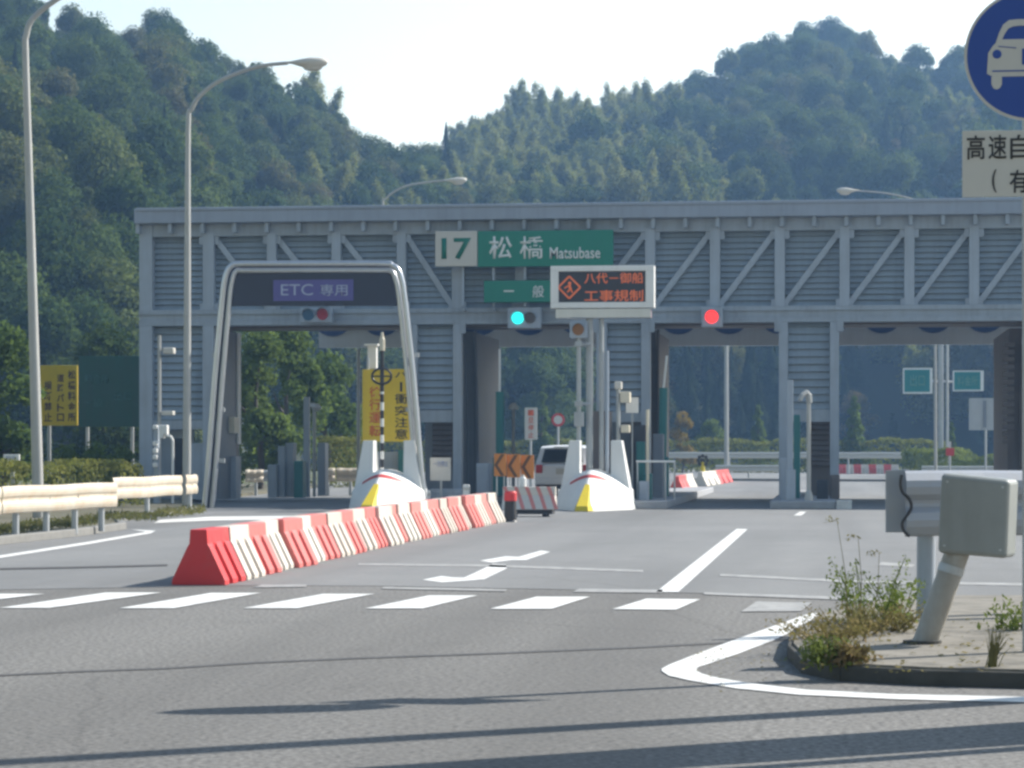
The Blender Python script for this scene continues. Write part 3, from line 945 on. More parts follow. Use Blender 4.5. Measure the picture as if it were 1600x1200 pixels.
pier(640, 721, 12, 13, 2.52, 0.2)
pier(932, 1016, 16, 14, 2.46, 0.2)
pier(1217, 1311, 14, 14, 2.5, 0.2)
for (a, b) in ((640, 721), (932, 1016), (1217, 1311)):
    mb = MB()
    mb.box(X(a) + 0.15, X(b) - 0.15, YG + 0.05, YG + 0.27, 2.18, 2.455 if a == 932 else 2.5)
    mb.build('cross_beam', M['steel'], gate)
    MB().box(X(a) - 0.12, X(a) + 0.06, YG - 0.05, YG - 0.022, ZB - 0.25, ZB + 0.1).build('gusset_plate', M['steel'], gate)
    MB().box(X(b) - 0.06, X(b) + 0.12, YG - 0.05, YG - 0.022, ZB - 0.25, ZB + 0.1).build('gusset_plate', M['steel'], gate)
# booths behind the piers: brown slatted end wall and long side walls
def booth(px0, px1, Y0, Y1, zt, slat0, slat1, wallmat):
    mb = MB()
    mb.box(X(px0, Y0), X(px1, Y0), Y0, Y1, 0.2, zt)
    mb.build('booth_wall', wallmat, gate)
    louvre(gate, slat0, slat1, 1.0, 2.4, Y0 - 0.1, 0.14, 'brown_slats', M['brown'])
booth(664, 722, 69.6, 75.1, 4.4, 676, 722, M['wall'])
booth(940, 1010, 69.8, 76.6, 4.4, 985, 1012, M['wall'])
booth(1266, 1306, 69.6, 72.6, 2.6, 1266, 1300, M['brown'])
# curved canopy pillars seen through the bays
def pillar(pxa, Ya, Yb, lean, mat):
    """pillar slab standing along the lane; its near edge leans out towards the road at the top"""
    x = X(pxa, Ya)
    prof = [(Ya + 0.6, 0.2), (Ya + 0.55, 2.0), (Ya + 0.45, 3.0), (Ya + 0.2, 3.8), (Ya - 0.35, 4.7), (Yb, 4.7), (Yb, 0.2)]
    mb = MB()
    mb.prism([(x, y, z) for y, z in prof], (0.34, 0, 0))
    mb.tube([(x + 0.36, Ya + 0.5, 0.3), (x + 0.36, Ya + 0.42, 2.2), (x + 0.36, Ya + 0.3, 3.2), (x + 0.38, Ya, 4.0), (x + 0.42, Ya - 0.4, 4.7)], 0.045, 8)
    return mb.build('canopy_pillar', mat, gate)
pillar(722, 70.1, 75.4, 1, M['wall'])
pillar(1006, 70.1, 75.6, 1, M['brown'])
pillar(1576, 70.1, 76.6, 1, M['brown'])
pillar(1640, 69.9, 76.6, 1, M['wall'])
MB().box(X(1605), X(1700), YG + 0.1, YG + 0.4, 0.2, ZB - 0.004).build('column', M['steel_light'], gate)
mb = MB()
for k in range(14):                       # brown slats up the inner side of the right-hand pillar
    z = 1.6 + k * 0.2
    mb.box(X(1566, 70), X(1584, 70), 69.8 - (max(0, z - 3.2) ** 2) * 0.25, 70, z, z + 0.12)
mb.build('brown_slats', M['brown'], gate)
# canopy ceiling and rear fascia with its scalloped blue band
YB = 79.0
mb = MB()
mb.box(X(498, YB), XR, YG + 2.22, YB + 0.3, 5.6, 5.85)
mb.build('canopy_ceiling', M['fascia'], gate)
mb = MB()
mb.box(X(498, YB), XR + 3, YB, YB + 0.25, 4.65, 5.59)
mb.build('rear_fascia', M['fascia'], gate)
mb = MB()
x = X(520, YB)
while x < XR + 2:
    mb.disc((x, YB - 0.06, 5.55), 0.62, (0, 0.055, 0), 24, ry=0.55)
    x += 1.55
mb.build('scalloped_band', M['blue'], gate)

# traffic islands -------------------------------------------------------
def island(px0, px1, Y0, Y1, name='traffic_island', nose=0.0, mat='palekerb'):
    x0, x1 = X(px0, Y0), X(px1, Y0)
    mb = MB()
    mb.prism([(x0, Y1, 0.002), (x0, Y0 + nose, 0.002), ((x0 + x1) / 2, Y0, 0.002), (x1, Y0 + nose, 0.002), (x1, Y1, 0.002)] if nose else [(x0, Y1, 0.002), (x0, Y0, 0.002), (x1, Y0, 0.002), (x1, Y1, 0.002)], (0, 0, 0.2))
    return struct(mb, name, M[mat], bevel=0.03)
ISL_R = island(1203, 1306, 62.2, 80)
MB().box(X(1307, 62.2), X(1331, 62.2), 62.15, 62.9, 0.003, 0.21).build('island_end_block', M['whitekerb'])
tag(bpy.data.objects['island_end_block'], 'white painted concrete block closing the kerb of the lone pier island', 'kerb block')
island(562, 724, 61.6, 84)
island(878, 1042, 61.6, 86)
island(1566, 1720, 62.5, 84)

# ================================================================== SIGNS ON THE GATE
YS = YG - 0.62
sg = thing('name_sign', 'green board lettered 松橋 Matsubase with a white number 17 panel at its left', 'sign', onY(820, 415, YS))
MB().pbox(746.5, 360, 958, 416, YS, 0.12).build('green_panel', M['green'], sg, bevel=0.01)
MB().pbox(680, 361, 745.5, 416, YS - 0.01, 0.12).build('number_panel', M['plate'], sg, bevel=0.01)
ptext('17', 690, 372, 736, 405, YS - 0.02, M['inkgreen'], sg, bold=0.02)
ptext('松', 764, 369, 800, 404, YS - 0.012, M['inkwhite'], sg, bold=0.014)
ptext('橋', 812, 369, 849, 404, YS - 0.012, M['inkwhite'], sg, bold=0.009)
ptext('Matsubase', 859, 386, 938, 404, YS - 0.012, M['inkwhite'], sg, bold=0.014)
mb = MB()
for px_ in (722, 770, 819):
    mb.box(X(px_, YS) - 0.03, X(px_, YS) + 0.03, YS + 0.14, YS + 0.2, zat(px_, 478, YS), zat(px_, 372, YS))
    mb.box(X(px_, YS) - 0.025, X(px_, YS) + 0.025, YS + 0.2, YG - 0.01, ZP0 - 0.06, ZP0)
mb.build('hanger', M['steel_light'], sg)
sg = thing('lane_sign', 'small green board lettered 一般 half hidden by the orange message display', 'sign', onY(830, 472, YS))
MB().pbox(756, 438, 905, 472, YS, 0.1).build('green_panel', M['green'], sg, bevel=0.01)
MB().pbox(787, 453.5, 803, 456, YS - 0.012, 0.01).build('lettering', M['inkwhite'], sg)
ptext('般', 832, 446, 850, 465, YS - 0.012, M['inkwhite'], sg, bold=0.012)

# electronic message board -------------------------------------------------
YM = 61.9
mbd = thing('message_board', 'electronic board with orange lit characters and a roadworks diamond in a pale frame', 'display', onY(940, 497, YM))
mb = MB()
x0, x1, z0, z1 = X(860, YM), X(1022, YM), zat(940, 481, YM), zat(940, 415, YM)
sx0, sx1, sz0, sz1 = X(872.5, YM), X(1008.5, YM), zat(940, 472, YM), zat(940, 423.5, YM)
mb.box(x0, x1, YM, YM + 0.45, z0, sz0)
mb.box(x0, x1, YM, YM + 0.45, sz1, z1)
mb.box(x0, sx0, YM, YM + 0.45, sz0, sz1)
mb.box(sx1, x1, YM, YM + 0.45, sz0, sz1)
mb.build('frame', M['white'], mbd, bevel=0.012)
MB().box(sx0, sx1, YM + 0.05, YM + 0.4, sz0, sz1).build('screen', M['screen'], mbd)
MB().pbox(868, 481.5, 1017, 497, YM + 0.05, 0.4).build('base_box', M['alu'], mbd, bevel=0.02)
YL = YM + 0.045
cx, cz, r = X(889.5, YL), zat(889.5, 449, YL), 0.27
mb = MB()
dia = [Vector((cx + r * dx, YL, cz + r * dz)) for dx, dz in ((1, 0), (0, 1), (-1, 0), (0, -1))]
for a, b in zip(dia, dia[1:] + dia[:1]):
    mb.beam(a, b, 0.04, 0.006)
mb.disc((cx + 0.01, YL, cz + 0.1), 0.04, (0, 0.006, 0), 12)
mb.beam((cx + 0.0, YL, cz + 0.06), (cx + 0.03, YL, cz - 0.05), 0.06, 0.006)
mb.beam((cx + 0.02, YL, cz - 0.04), (cx - 0.05, YL, cz - 0.12), 0.035, 0.006)
mb.beam((cx + 0.03, YL, cz - 0.04), (cx + 0.08, YL, cz - 0.13), 0.035, 0.006)
mb.beam((cx - 0.02, YL, cz + 0.04), (cx - 0.12, YL, cz - 0.02), 0.03, 0.006)
mb.build('roadworks_diamond', M['led'], mbd)
ptext('八代－御船', 913, 426, 1005, 443, YL, M['led'], mbd, bold=0.008)
ptext('工事規制', 913, 453, 1005, 471, YL, M['led'], mbd, bold=0.008)
mb = MB()
p0 = onY(921, 497, YM + 0.25)
mb.tube([(p0.x, YM + 0.25, 0.2), (p0.x, YM + 0.25, p0.z - 0.003)], 0.085, 12)
mb.tube([(p0.x + 0.29, YM + 0.3, 0.2), (p0.x + 0.29, YM + 0.3, p0.z - 0.003)], 0.06, 10)
mb.build('mast', M['galv'], mbd)

# signal heads -------------------------------------------------------------
def signal(label, rect, Y, lenses, group=None, depth=0.22, hang=True):
    x0p, y0p, x1p, y1p = rect
    t = thing('signal_light', label, 'traffic light', onY((x0p + x1p) / 2, y1p, Y), group)
    MB().pbox(x0p, y0p, x1p, y1p, Y, depth).build('housing', M['steel_light'], t, bevel=0.02)
    for lx, ly, lr, m in lenses:
        c = onY(lx, ly, Y)
        rr = lr / FPX * dep(lx, Y)
        MB().disc((c.x, Y - 0.03, c.z), rr, (0, 0.032, 0), 24).build('lens', M[m], t)
        mb = MB()                                      # short visor over the lens
        n = 12
        arc = [(math.cos(math.pi * k / n), math.sin(math.pi * k / n)) for k in range(n + 1)]
        for (ca, sa), (cb, sb) in zip(arc, arc[1:]):
            q = [(c.x + ca * rr * 1.1, c.z + sa * rr * 1.1), (c.x + cb * rr * 1.1, c.z + sb * rr * 1.1), (c.x + cb * rr * 1.2, c.z + sb * rr * 1.2), (c.x + ca * rr * 1.2, c.z + sa * rr * 1.2)]
            mb.hexa([(a, Y - 0.12, b) for a, b in q] + [(a, Y - 0.003, b) for a, b in q])
        mb.build('visor', M['steel'], t)
    if hang:
        xm = X((x0p + x1p) / 2, Y)
        MB().box(xm - 0.15, xm + 0.15, Y + 0.08, YG + 0.02, zat(x0p, y0p, Y) - 0.06, zat(x0p, y0p, Y) + 0.002).build('bracket', M['steel'], t)
    return t
signal('pale signal box with a lit green lamp beside a dark lamp', (793, 480, 845, 513), YG - 0.45, [(809, 497, 9.5, 'lit_green'), (828, 497, 8.5, 'lensdark')])
signal('small square signal box with a single lit red lamp', (1096, 479, 1129, 511), YG - 0.45, [(1112, 495, 10, 'lit_red')])
signal('pale signal box with unlit blue and red lamps below the ETC panel', (469, 480, 518, 504), YG - 0.45, [(482, 492, 9, 'lensblue'), (504, 491, 9, 'lensred')])
t = signal('square signal box with one unlit amber lamp on a thin pole', (890, 502, 917, 528), 61.7, [(903.5, 515, 9, 'amber')], hang=False)
q = onY(904, 528, 61.8)
mb = MB()
mb.tube([(q.x, 61.85, 0.2), (q.x, 61.85, q.z + 0.01)], 0.055, 10)
for zz in (2.55, 4.0):
    mb.tube([(q.x, 61.85, zz), (q.x + 0.28, 61.95, zz)], 0.035, 8)
    mb.box(q.x - 0.09, q.x + 0.09, 61.74, 61.95, zz - 0.06, zz + 0.06)
mb.box(q.x - 0.1, q.x + 0.12, 61.72, 61.96, 2.0, 2.35)
mb.build('pole', M['galv'], t)

# ================================================================== ETC LANE ARCH
YA = 61.4
arch = thing('lane_arch', 'silver tubular arch with rounded corners over the ETC lane carrying a dark navy header', 'arch', onY(495, 800, YA))
def arch_path(in_px, drop=0.0):
    L = [(316 + in_px, 800), (322 + in_px, 735), (333 + in_px, 590), (345 + in_px * 0.95, 465), (349 + in_px, 436), (354 + in_px * 0.9, 420 + in_px * 0.4), (363 + in_px * 0.7, 411.5 + in_px * 0.8), (378, 409.5 + in_px),
         (490, 409 + in_px), (600, 409 + in_px), (614 - in_px * 0.7, 412 + in_px * 0.8), (624 - in_px * 0.9, 420 + in_px * 0.4), (630 - in_px, 436), (635 - in_px * 0.95, 465), (649 - in_px, 590), (661 - in_px, 735), (668 - in_px, 800)]
    pts = [onY(a, b, YA) for a, b in L]
    pts[0].z = pts[-1].z = 0.01
    return pts
def smooth_path(p, n=3):
    out = []
    for i in range(len(p) - 1):
        a, b, c, d = p[max(i - 1, 0)], p[i], p[i + 1], p[min(i + 2, len(p) - 1)]
        for k in range(n):
            t = k / n
            out.append(0.5 * ((2 * b) + (c - a) * t + (2 * a - 5 * b + 4 * c - d) * t * t + (3 * b - a - 3 * c + d) * t ** 3))
    return out + [p[-1]]
MB().tube(smooth_path(arch_path(3)), 0.072, 10).build('outer_tube', M['alu'], arch, smooth=True)
MB().tube(smooth_path([p + Vector((0, 0.1, 0)) for p in arch_path(13)]), 0.066, 10).build('inner_tube', M['alu'], arch, smooth=True)
mb = MB()
oa, ob = smooth_path([p + Vector((0, 0.14, 0)) for p in arch_path(5)]), smooth_path([p + Vector((0, 0.14, 0)) for p in arch_path(11)])
for i in range(len(oa) - 1):
    q = [oa[i], oa[i + 1], ob[i + 1], ob[i]]
    mb.hexa([Vector(v) for v in q] + [Vector(v) + Vector((0, 0.05, 0)) for v in q])
mb.build('dark_web', M['navy'], arch)
hp = [(352, 478), (359, 445), (365, 426), (376, 419), (602, 419), (613, 426), (618, 445), (622, 478)]
MB().prism([onY(a, b, YA + 0.12) for a, b in hp], (0, 0.1, 0)).build('header_panel', M['navy'], arch)
pn = MB().pbox(427, 437, 552, 470, YA + 0.09, 0.028).build('title_panel', M['purple'], arch)
ptext('ETC', 439, 444, 489, 461.5, YA + 0.082, M['inkgrey'], arch, bold=0.0)
ptext('専用', 500, 444, 543, 462.5, YA + 0.082, M['inkgrey'], arch, bold=0.008)
mb = MB()
for px_, side in ((342, 1), (645, -1)):
    for yy in (555, 640, 720):
        c = onY(px_, yy, YA + 0.25)
        mb.box(c.x - 0.16, c.x + 0.16, YA + 0.16, YA + 0.24, c.z - 0.05, c.z + 0.05)
mb.build('clamp', M['galv'], arch)

# yellow warning board beside the arch --------------------------------------
YW = 62.6
t = thing('warning_board', 'yellow board with a black column of letters バー衝突注意 beside red letters', 'sign', (X(607, YW), YW, 0.2))
MB().pbox(566, 577, 648, 690, YW, 0.06).build('panel', M['yellow'], t, bevel=0.01)
for ch, (a, b), m, x0_, x1_ in [(c, ab, 'ink', 617, 637) for c, ab in zip('バー衝突注意', ((580, 590), (597, 612), (615, 631), (634, 649), (652, 668), (670, 686)))] + [(c, ab, 'redink', 577, 595) for c, ab in zip('徐行運転', ((604, 621), (623, 641), (644, 661), (664, 682)))]:
    if ch == 'ー':
        MB().pbox(625, a, 628.5, b, YW - 0.008, 0.006).build('lettering', M[m], t)
    else:
        ptext(ch, x0_, a, x1_, b, YW - 0.006, M[m], t, bold=0.008)
mb = MB()
for px_ in (574, 640):
    mb.tube([(X(px_, YW), YW + 0.1, 0.2), (X(px_, YW), YW + 0.1, zat(px_, 560, YW))], 0.04, 8)
mb.build('post', M['galv'], t)
# black and white banded pole with a yellow tip and a ring -------------------
YP = 61.9
xp = X(597, YP)
t = thing('banded_pole', 'black and white banded pole with pale tip and dark ring before the yellow board', 'pole', (xp, YP, 0.2))
zz = lambda py: zat(597, py, YP)
mb = MB()
z = 0.2
for k in range(20):
    zt = min(zz(612), z + 0.2)
    if k % 2 == 0:
        mb.tube([(xp, YP, z), (xp, YP, zt)], 0.045, 10)
    z = zt
    if z >= zz(612):
        break
mb.build('black_band', M['black'], t)
mb = MB()
z = 0.2
for k in range(20):
    zt = min(zz(612), z + 0.2)
    if k % 2 == 1:
        mb.tube([(xp, YP, z), (xp, YP, zt)], 0.043, 10)
    z = zt
    if z >= zz(612):
        break
mb.build('white_band', M['white'], t)
MB().tube([(xp, YP, zz(612)), (xp, YP, zz(548))], 0.05, 10).build('upper_post', M['black'], t)
MB().tube([(xp, YP, zz(548)), (xp, YP, zz(530)), (xp, YP, zz(527)), (xp, YP, zz(519))], [0.07, 0.07, 0.045, 0.03], 10).build('tip', M['beige'], t)
mb = MB()
ring = [(xp + 0.24 * math.cos(a), YP - 0.06, zz(588) + 0.19 * math.sin(a)) for a in [2 * math.pi * k / 24 for k in range(25)]]
mb.tube(ring, 0.03, 6, cap=False)
mb.tube([(xp - 0.24, YP - 0.06, zz(588)), (xp + 0.24, YP - 0.06, zz(588))], 0.02, 6)
mb.build('ring', M['black'], t)
t = thing('detector_box', 'pale upright detector box on a post left of the banded pole tip', 'detector', (X(581, 63.4), 63.4, 0.2))
MB().pbox(574, 540, 588, 576, 63.4, 0.2).build('casing', M['white'], t, bevel=0.02)
MB().pbox(569, 537, 590, 540, 63.3, 0.4).build('hood', M['white'], t)
MB().tube([(X(581, 63.5), 63.5, 0.2), (X(581, 63.5), 63.5, zat(581, 577, 63.4))], 0.05, 8).build('post', M['galv'], t)

# ================================================================== ISLAND NOSES
def nose(label, pxL, pxR, pyB, strip):
    Y0 = 61.3
    cx_ = X((pxL + pxR) / 2, Y0)
    W = (X(pxR, Y0) - X(pxL, Y0)) / 2
    t = thing('island_nose', label, 'crash nose', (cx_, Y0, 0))
    off = Vector((cx_, Y0, 0))
    n = 24
    mb = MB()
    rows = []
    ridge = -0.08
    for k in range(n + 1):
        u = -0.97 + 1.94 * k / n
        q = abs(u - ridge) / (1 - ridge if u > ridge else 1 + ridge)
        q = min(q, 1)
        yb = -2.4 * (1 - q ** 1.1)
        yt = yb * 0.24 - 0.02
        h = 0.44 + 0.52 * (1 - q ** 1.6)
        rows.append([Vector((u * W, yb - 0.10, 0.0)), Vector((u * W, yb - 0.06, 0.12)), Vector((u * W * 0.985, yb * 0.58, h * 0.55)), Vector((u * W * 0.96, yt, h * 0.93)), Vector((u * W * 0.94, yt + 0.16, h)), Vector((u * W * 0.94, 0.62, h * 0.98 + 0.02)), Vector((u * W, 0.62, 0))])
    m_ = len(rows[0])
    vs = [v + off for r_ in rows for v in r_]
    fs = []
    for i in range(n):
        for j in range(m_ - 1):
            a = i * m_ + j
            fs.append((a, a + m_, a + m_ + 1, a + 1))
    fs.append(tuple(range(m_)))
    fs.append(tuple(range(n * m_, n * m_ + m_))[::-1])
    mb.add(vs, fs)
    mb.build('hull', M['white'], t, smooth=True)
    # red and black chevron stripe just below the crest
    for lo, hi, mt, nm, o in ((0.80, 0.905, 'signred', 'red_stripe', 0.012),):
        sb = MB()
        st = []
        for k in range(n + 1):
            u = -0.62 + 1.12 * k / n
            q = min(abs(u - ridge) / (1 - ridge if u > ridge else 1 + ridge), 1)
            yb = -2.4 * (1 - q ** 1.1)
            yt = yb * 0.24 - 0.02
            h = 0.44 + 0.52 * (1 - q ** 1.6)
            p0, p1 = Vector((u * W * 0.985, yb * 0.58, h * 0.55)), Vector((u * W * 0.96, yt, h * 0.93))
            st.append((p0.lerp(p1, 0.68) + Vector((0, -o, 0)), p0.lerp(p1, 0.88) + Vector((0, -o, 0))))
        for (a, b), (c, d) in zip(st, st[1:]):
            q4 = [a, c, d, b]
            sb.hexa([v + off for v in q4] + [v + off + Vector((0, 0.02, 0)) for v in q4])
        sb.build(nm, M[mt], t)
    # twin horns
    def horn(s):
        hb = MB()
        lv = []
        for k in range(9):
            f = k / 8
            z = 1.66 * f
            xo = W * (1.0 - 0.34 * f ** 0.8)
            wd = xo - W * 0.39
            xi = xo - wd
            y0_ = -0.1 + 0.15 * f
            y1_ = 0.9 - 0.35 * f
            lv.append([Vector((s * xi, y0_, z)), Vector((s * xo, y0_, z)), Vector((s * xo, y1_, z)), Vector((s * xi, y1_, z))])
        vs = [v + off for r_ in lv for v in r_]
        fs = [(0, 1, 2, 3), tuple(32 + k for k in range(4))]
        for i in range(8):
            for j in range(4):
                a, b = i * 4 + j, i * 4 + (j + 1) % 4
                fs.append((a, b, b + 4, a + 4))
        hb.add(vs, fs)
        h_ = hb.build('horn', M['white'], t, bevel=0.015)
        xo = W * 0.64
        MB().box(cx_ + s * (xo - W * 0.22), cx_ + s * (xo - W * 0.05), Y0 + 0.045, Y0 + 0.085, 1.46, 1.58).build('lamp', M['navy'], h_)
    horn(-1)
    horn(1)
    sb = MB()                                     # yellow strip down the prow
    xr = ridge * W
    cs = [(0.015, -2.58, 0.15), (0.13, -2.50, 0.13), (0.53, -1.44, 0.07), (0.62, -1.22, 0.05)]
    for (z0_, y0_, w0_), (z1_, y1_, w1_) in zip(cs, cs[1:]):
        sb.hexa([off + Vector(v) for v in ((xr - w0_, y0_, z0_), (xr + w0_, y0_, z0_), (xr + w0_ * 1.5, y0_ + 0.5, z0_), (xr - w0_ * 1.5, y0_ + 0.5, z0_), (xr - w1_, y1_, z1_), (xr + w1_, y1_, z1_), (xr + w1_ * 1.5, y1_ + 0.45, z1_), (xr - w1_ * 1.5, y1_ + 0.45, z1_))])
    sb.build('yellow_strip', M[strip], t)
    return t
M['brightyellow'] = paint('bright_yellow_rubber', (0.62, 0.48, 0.02), 0.5, 0, 0.2)
nose('white island nose with twin horns half hidden behind the red and white barrier row', 546, 667, 800, 'brightyellow')
nose('white island nose with twin horns standing clear at the right of the parked car', 868, 992, 797, 'brightyellow')

# ================================================================== BARRIER BLOCKS
def barrier_mesh(name, mat, L=0.92, grooves=2):
    """trapezoid plastic block, length along local +Y, with open slots in its sloping flanks"""
    full = [(-0.285, 0.0), (-0.285, 0.05), (-0.12, 0.40), (-0.1, 0.43), (-0.09, 0.58), (0.09, 0.58), (0.1, 0.43), (0.12, 0.40), (0.285, 0.05), (0.285, 0.0)]
    slot = [(-0.12, 0.0), (-0.12, 0.05), (-0.085, 0.37), (-0.1, 0.43), (-0.09, 0.58), (0.09, 0.58), (0.1, 0.43), (0.085, 0.37), (0.12, 0.05), (0.12, 0.0)]
    ys = [(0.0, full), (0.19, full), (0.21, slot), (0.33, slot), (0.35, full), (0.57, full), (0.59, slot), (0.71, slot), (0.73, full), (L, full)]
    mb = MB()
    n = len(full)
    for y, pr in ys:
        mb.v += [Vector((x, y, z)) for x, z in pr]
    for i in range(len(ys) - 1):
        for j in range(n):
            a, b = i * n + j, i * n + (j + 1) % n
            mb.f.append([a, b, b + n, a + n])
    mb.f.append(list(range(n)))
    mb.f.append(list(range((len(ys) - 1) * n, len(ys) * n))[::-1])
    me = mb.raw(name, mat)
    bm = bmesh.new()
    bm.from_mesh(me)
    bmesh.ops.recalc_face_normals(bm, faces=bm.faces)
    bm.to_mesh(me)
    bm.free()
    return me
red_me, white_me = barrier_mesh('barrier_block', M['bar_red']), barrier_mesh('barrier_block', M['bar_white'])
ordn = ['nearest', 'second', 'third', 'fourth', 'fifth', 'sixth', 'seventh', 'eighth', 'ninth', 'tenth', 'eleventh', 'farthest']
a0, b0 = gnd(310, 915), gnd(768, 816)
dirv = (b0 - a0).normalized()
pitch = (b0 - a0).length / 24
GRP = 'red and white barrier blocks in the long row before the gate'
protos_b = {}
for k in range(24):
    red = k % 2 == 0
    i = k // 2
    if red not in protos_b:
        o = bpy.data.objects.new('barrier_block', red_me if red else white_me)
        protos_b[red] = o
        bv = o.modifiers.new('bevel', 'BEVEL')
        bv.width, bv.segments, bv.limit_method, bv.angle_limit = 0.012, 2, 'ANGLE', R(30)
    else:
        o = protos_b[red].copy()
    COL.objects.link(o)
    wob_ = 0.03 * math.sin(k * 1.9)
    o.location = a0 + dirv * pitch * k + Vector((wob_ - 0.12 * math.sin(math.pi * k / 24), 0, 0.004))
    o.rotation_euler = (0, 0, math.atan2(-dirv.x, dirv.y) + R(2.0) * math.sin(k * 2.7))
    o.scale = (1, pitch / 0.95, 1)
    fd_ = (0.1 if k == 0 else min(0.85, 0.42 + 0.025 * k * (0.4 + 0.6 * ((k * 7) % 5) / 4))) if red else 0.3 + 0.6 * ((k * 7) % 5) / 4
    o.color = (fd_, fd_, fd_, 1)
    c = 'red' if red else 'white'
    lab = {0: 'red block at the near end of the long barrier row with its end face showing'}.get(k) or '%s block of the long barrier row, %s %s one from its near end' % (c, ordn[i], c)
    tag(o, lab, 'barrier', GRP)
# far barrier rows beyond the gate (a few pixels each)
def small_barriers(p0, p1, n, where, group, first_red=True):
    d = p1 - p0
    L = d.length / n
    nm = ['leftmost', 'second', 'third', 'fourth', 'fifth', 'sixth', 'seventh', 'rightmost']
    for k in range(n):
        red = (k % 2 == 0) == first_red
        o = protos_b[red].copy()
        COL.objects.link(o)
        o.location = p0 + d * (k / n)
        o.rotation_euler = (0, 0, math.atan2(-d.x, d.y))
        o.scale = (1.0, L / 0.94, 1.0)
        o.color = (0.3, 0.3, 0.3, 1)
        pos = 'leftmost' if k == 0 else 'rightmost' if k == n - 1 else '%s from the left' % nm[k]
        tag(o, '%s barrier block %s, %s' % ('red' if red else 'white', where, pos), 'barrier', group)
small_barriers(gnd(1310, 740.5), gnd(1404, 740.5), 8, 'in the far row right of the lone pier', 'far barrier blocks right of the lone pier')
small_barriers(gnd(1094, 760), gnd(1136, 753), 2, 'beyond the gate near the yellow flashing stand', 'barrier blocks beyond the middle right lane', False)
small_barriers(gnd(1057, 772), gnd(1079, 764), 2, 'beyond the gate beside the right hand booth', 'barrier blocks beside the right hand booth')

# short wheeled barricade with slanting red stripes ---------------------------
base = gnd(830, 808)
YD = base.y
xa, xb = X(789, YD), X(866, YD)
t = thing('wheeled_barricade', 'short white barricade with slanting red stripes on a dark wheeled base', 'barricade', (base.x, YD, 0))
pf = [(YD, 0.16), (YD + 0.24, 0.46), (YD + 0.26, 0.64), (YD + 0.40, 0.64), (YD + 0.42, 0.46), (YD + 0.62, 0.16)]
def flank(x, f):                      # point up the front face
    y, z = (YD + (0.24 * f / 0.62) if f < 0.62 else YD + 0.24 + 0.02 * (f - 0.62) / 0.38), (0.16 + 0.30 * f / 0.62 if f < 0.62 else 0.46 + 0.18 * (f - 0.62) / 0.38)
    return Vector((x, y - 0.006, z))
mb = MB()
mb.prism([(xa - 0.08, y, z) for y, z in pf], (xb - xa + 0.08, 0, 0))
mb.build('shell', M['bar_white'], t, bevel=0.015).color = (0.2, 0.2, 0.2, 1)
mb = MB()
for k in range(5):
    c0 = xa - 0.08 + k * 0.235
    for f0, f1 in ((0.02, 0.62), (0.62, 1.0)):
        q = [flank(c0 + 0.2 - 0.2 * f0, f0), flank(c0 + 0.28 - 0.2 * f0, f0), flank(c0 + 0.28 - 0.2 * f1, f1), flank(c0 + 0.2 - 0.2 * f1, f1)]
        mb.hexa(q + [v + Vector((0, 0.012, 0)) for v in q])
mb.build('red_stripes', M['bar_red'], t).color = (0.75, 0.75, 0.75, 1)
mb = MB()
mb.box(xa, xb - 0.05, YD + 0.05, YD + 0.58, 0.06, 0.158)
for x in (xa + 0.15, xb - 0.22):
    for y in (YD + 0.04, YD + 0.5):
        mb.tube([(x - 0.04, y + 0.05, 0.06), (x + 0.05, y + 0.05, 0.06)], 0.06, 10)
mb.build('wheeled_base', M['black'], t)
p = at(817, 757, dep(817, YD + 0.33))
t = thing('white_canister', 'small white canister standing on top of the wheeled barricade', 'canister', (p.x, YD + 0.33, 0.642))
MB().tube([(p.x, YD + 0.33, 0.643), (p.x, YD + 0.33, 0.82), (p.x, YD + 0.33, 0.835), (p.x, YD + 0.33, 0.86)], [0.075, 0.075, 0.06, 0.05], 14).build('body', M['white'], t)
MB().tube([(p.x, YD + 0.33, 0.86), (p.x, YD + 0.33, 0.9)], 0.03, 10).build('cap', M['plate'], t)
b = gnd(796, 816)
t = thing('dark_drum', 'dark upright drum with a red top beside the end of the barrier row', 'drum', b)
MB().tube([b + Vector((0, 0.16, 0.004)), b + Vector((0, 0.16, 0.04)), b + Vector((0, 0.16, 0.42))], [0.15, 0.13, 0.115], 16).build('body', M['black'], t)
MB().tube([b + Vector((0, 0.16, 0.42)), b + Vector((0, 0.16, 0.58)), b + Vector((0, 0.16, 0.61))], [0.13, 0.125, 0.1], 16).build('red_top', M['bar_red'], t).color = (0.1, 0.1, 0.1, 1)
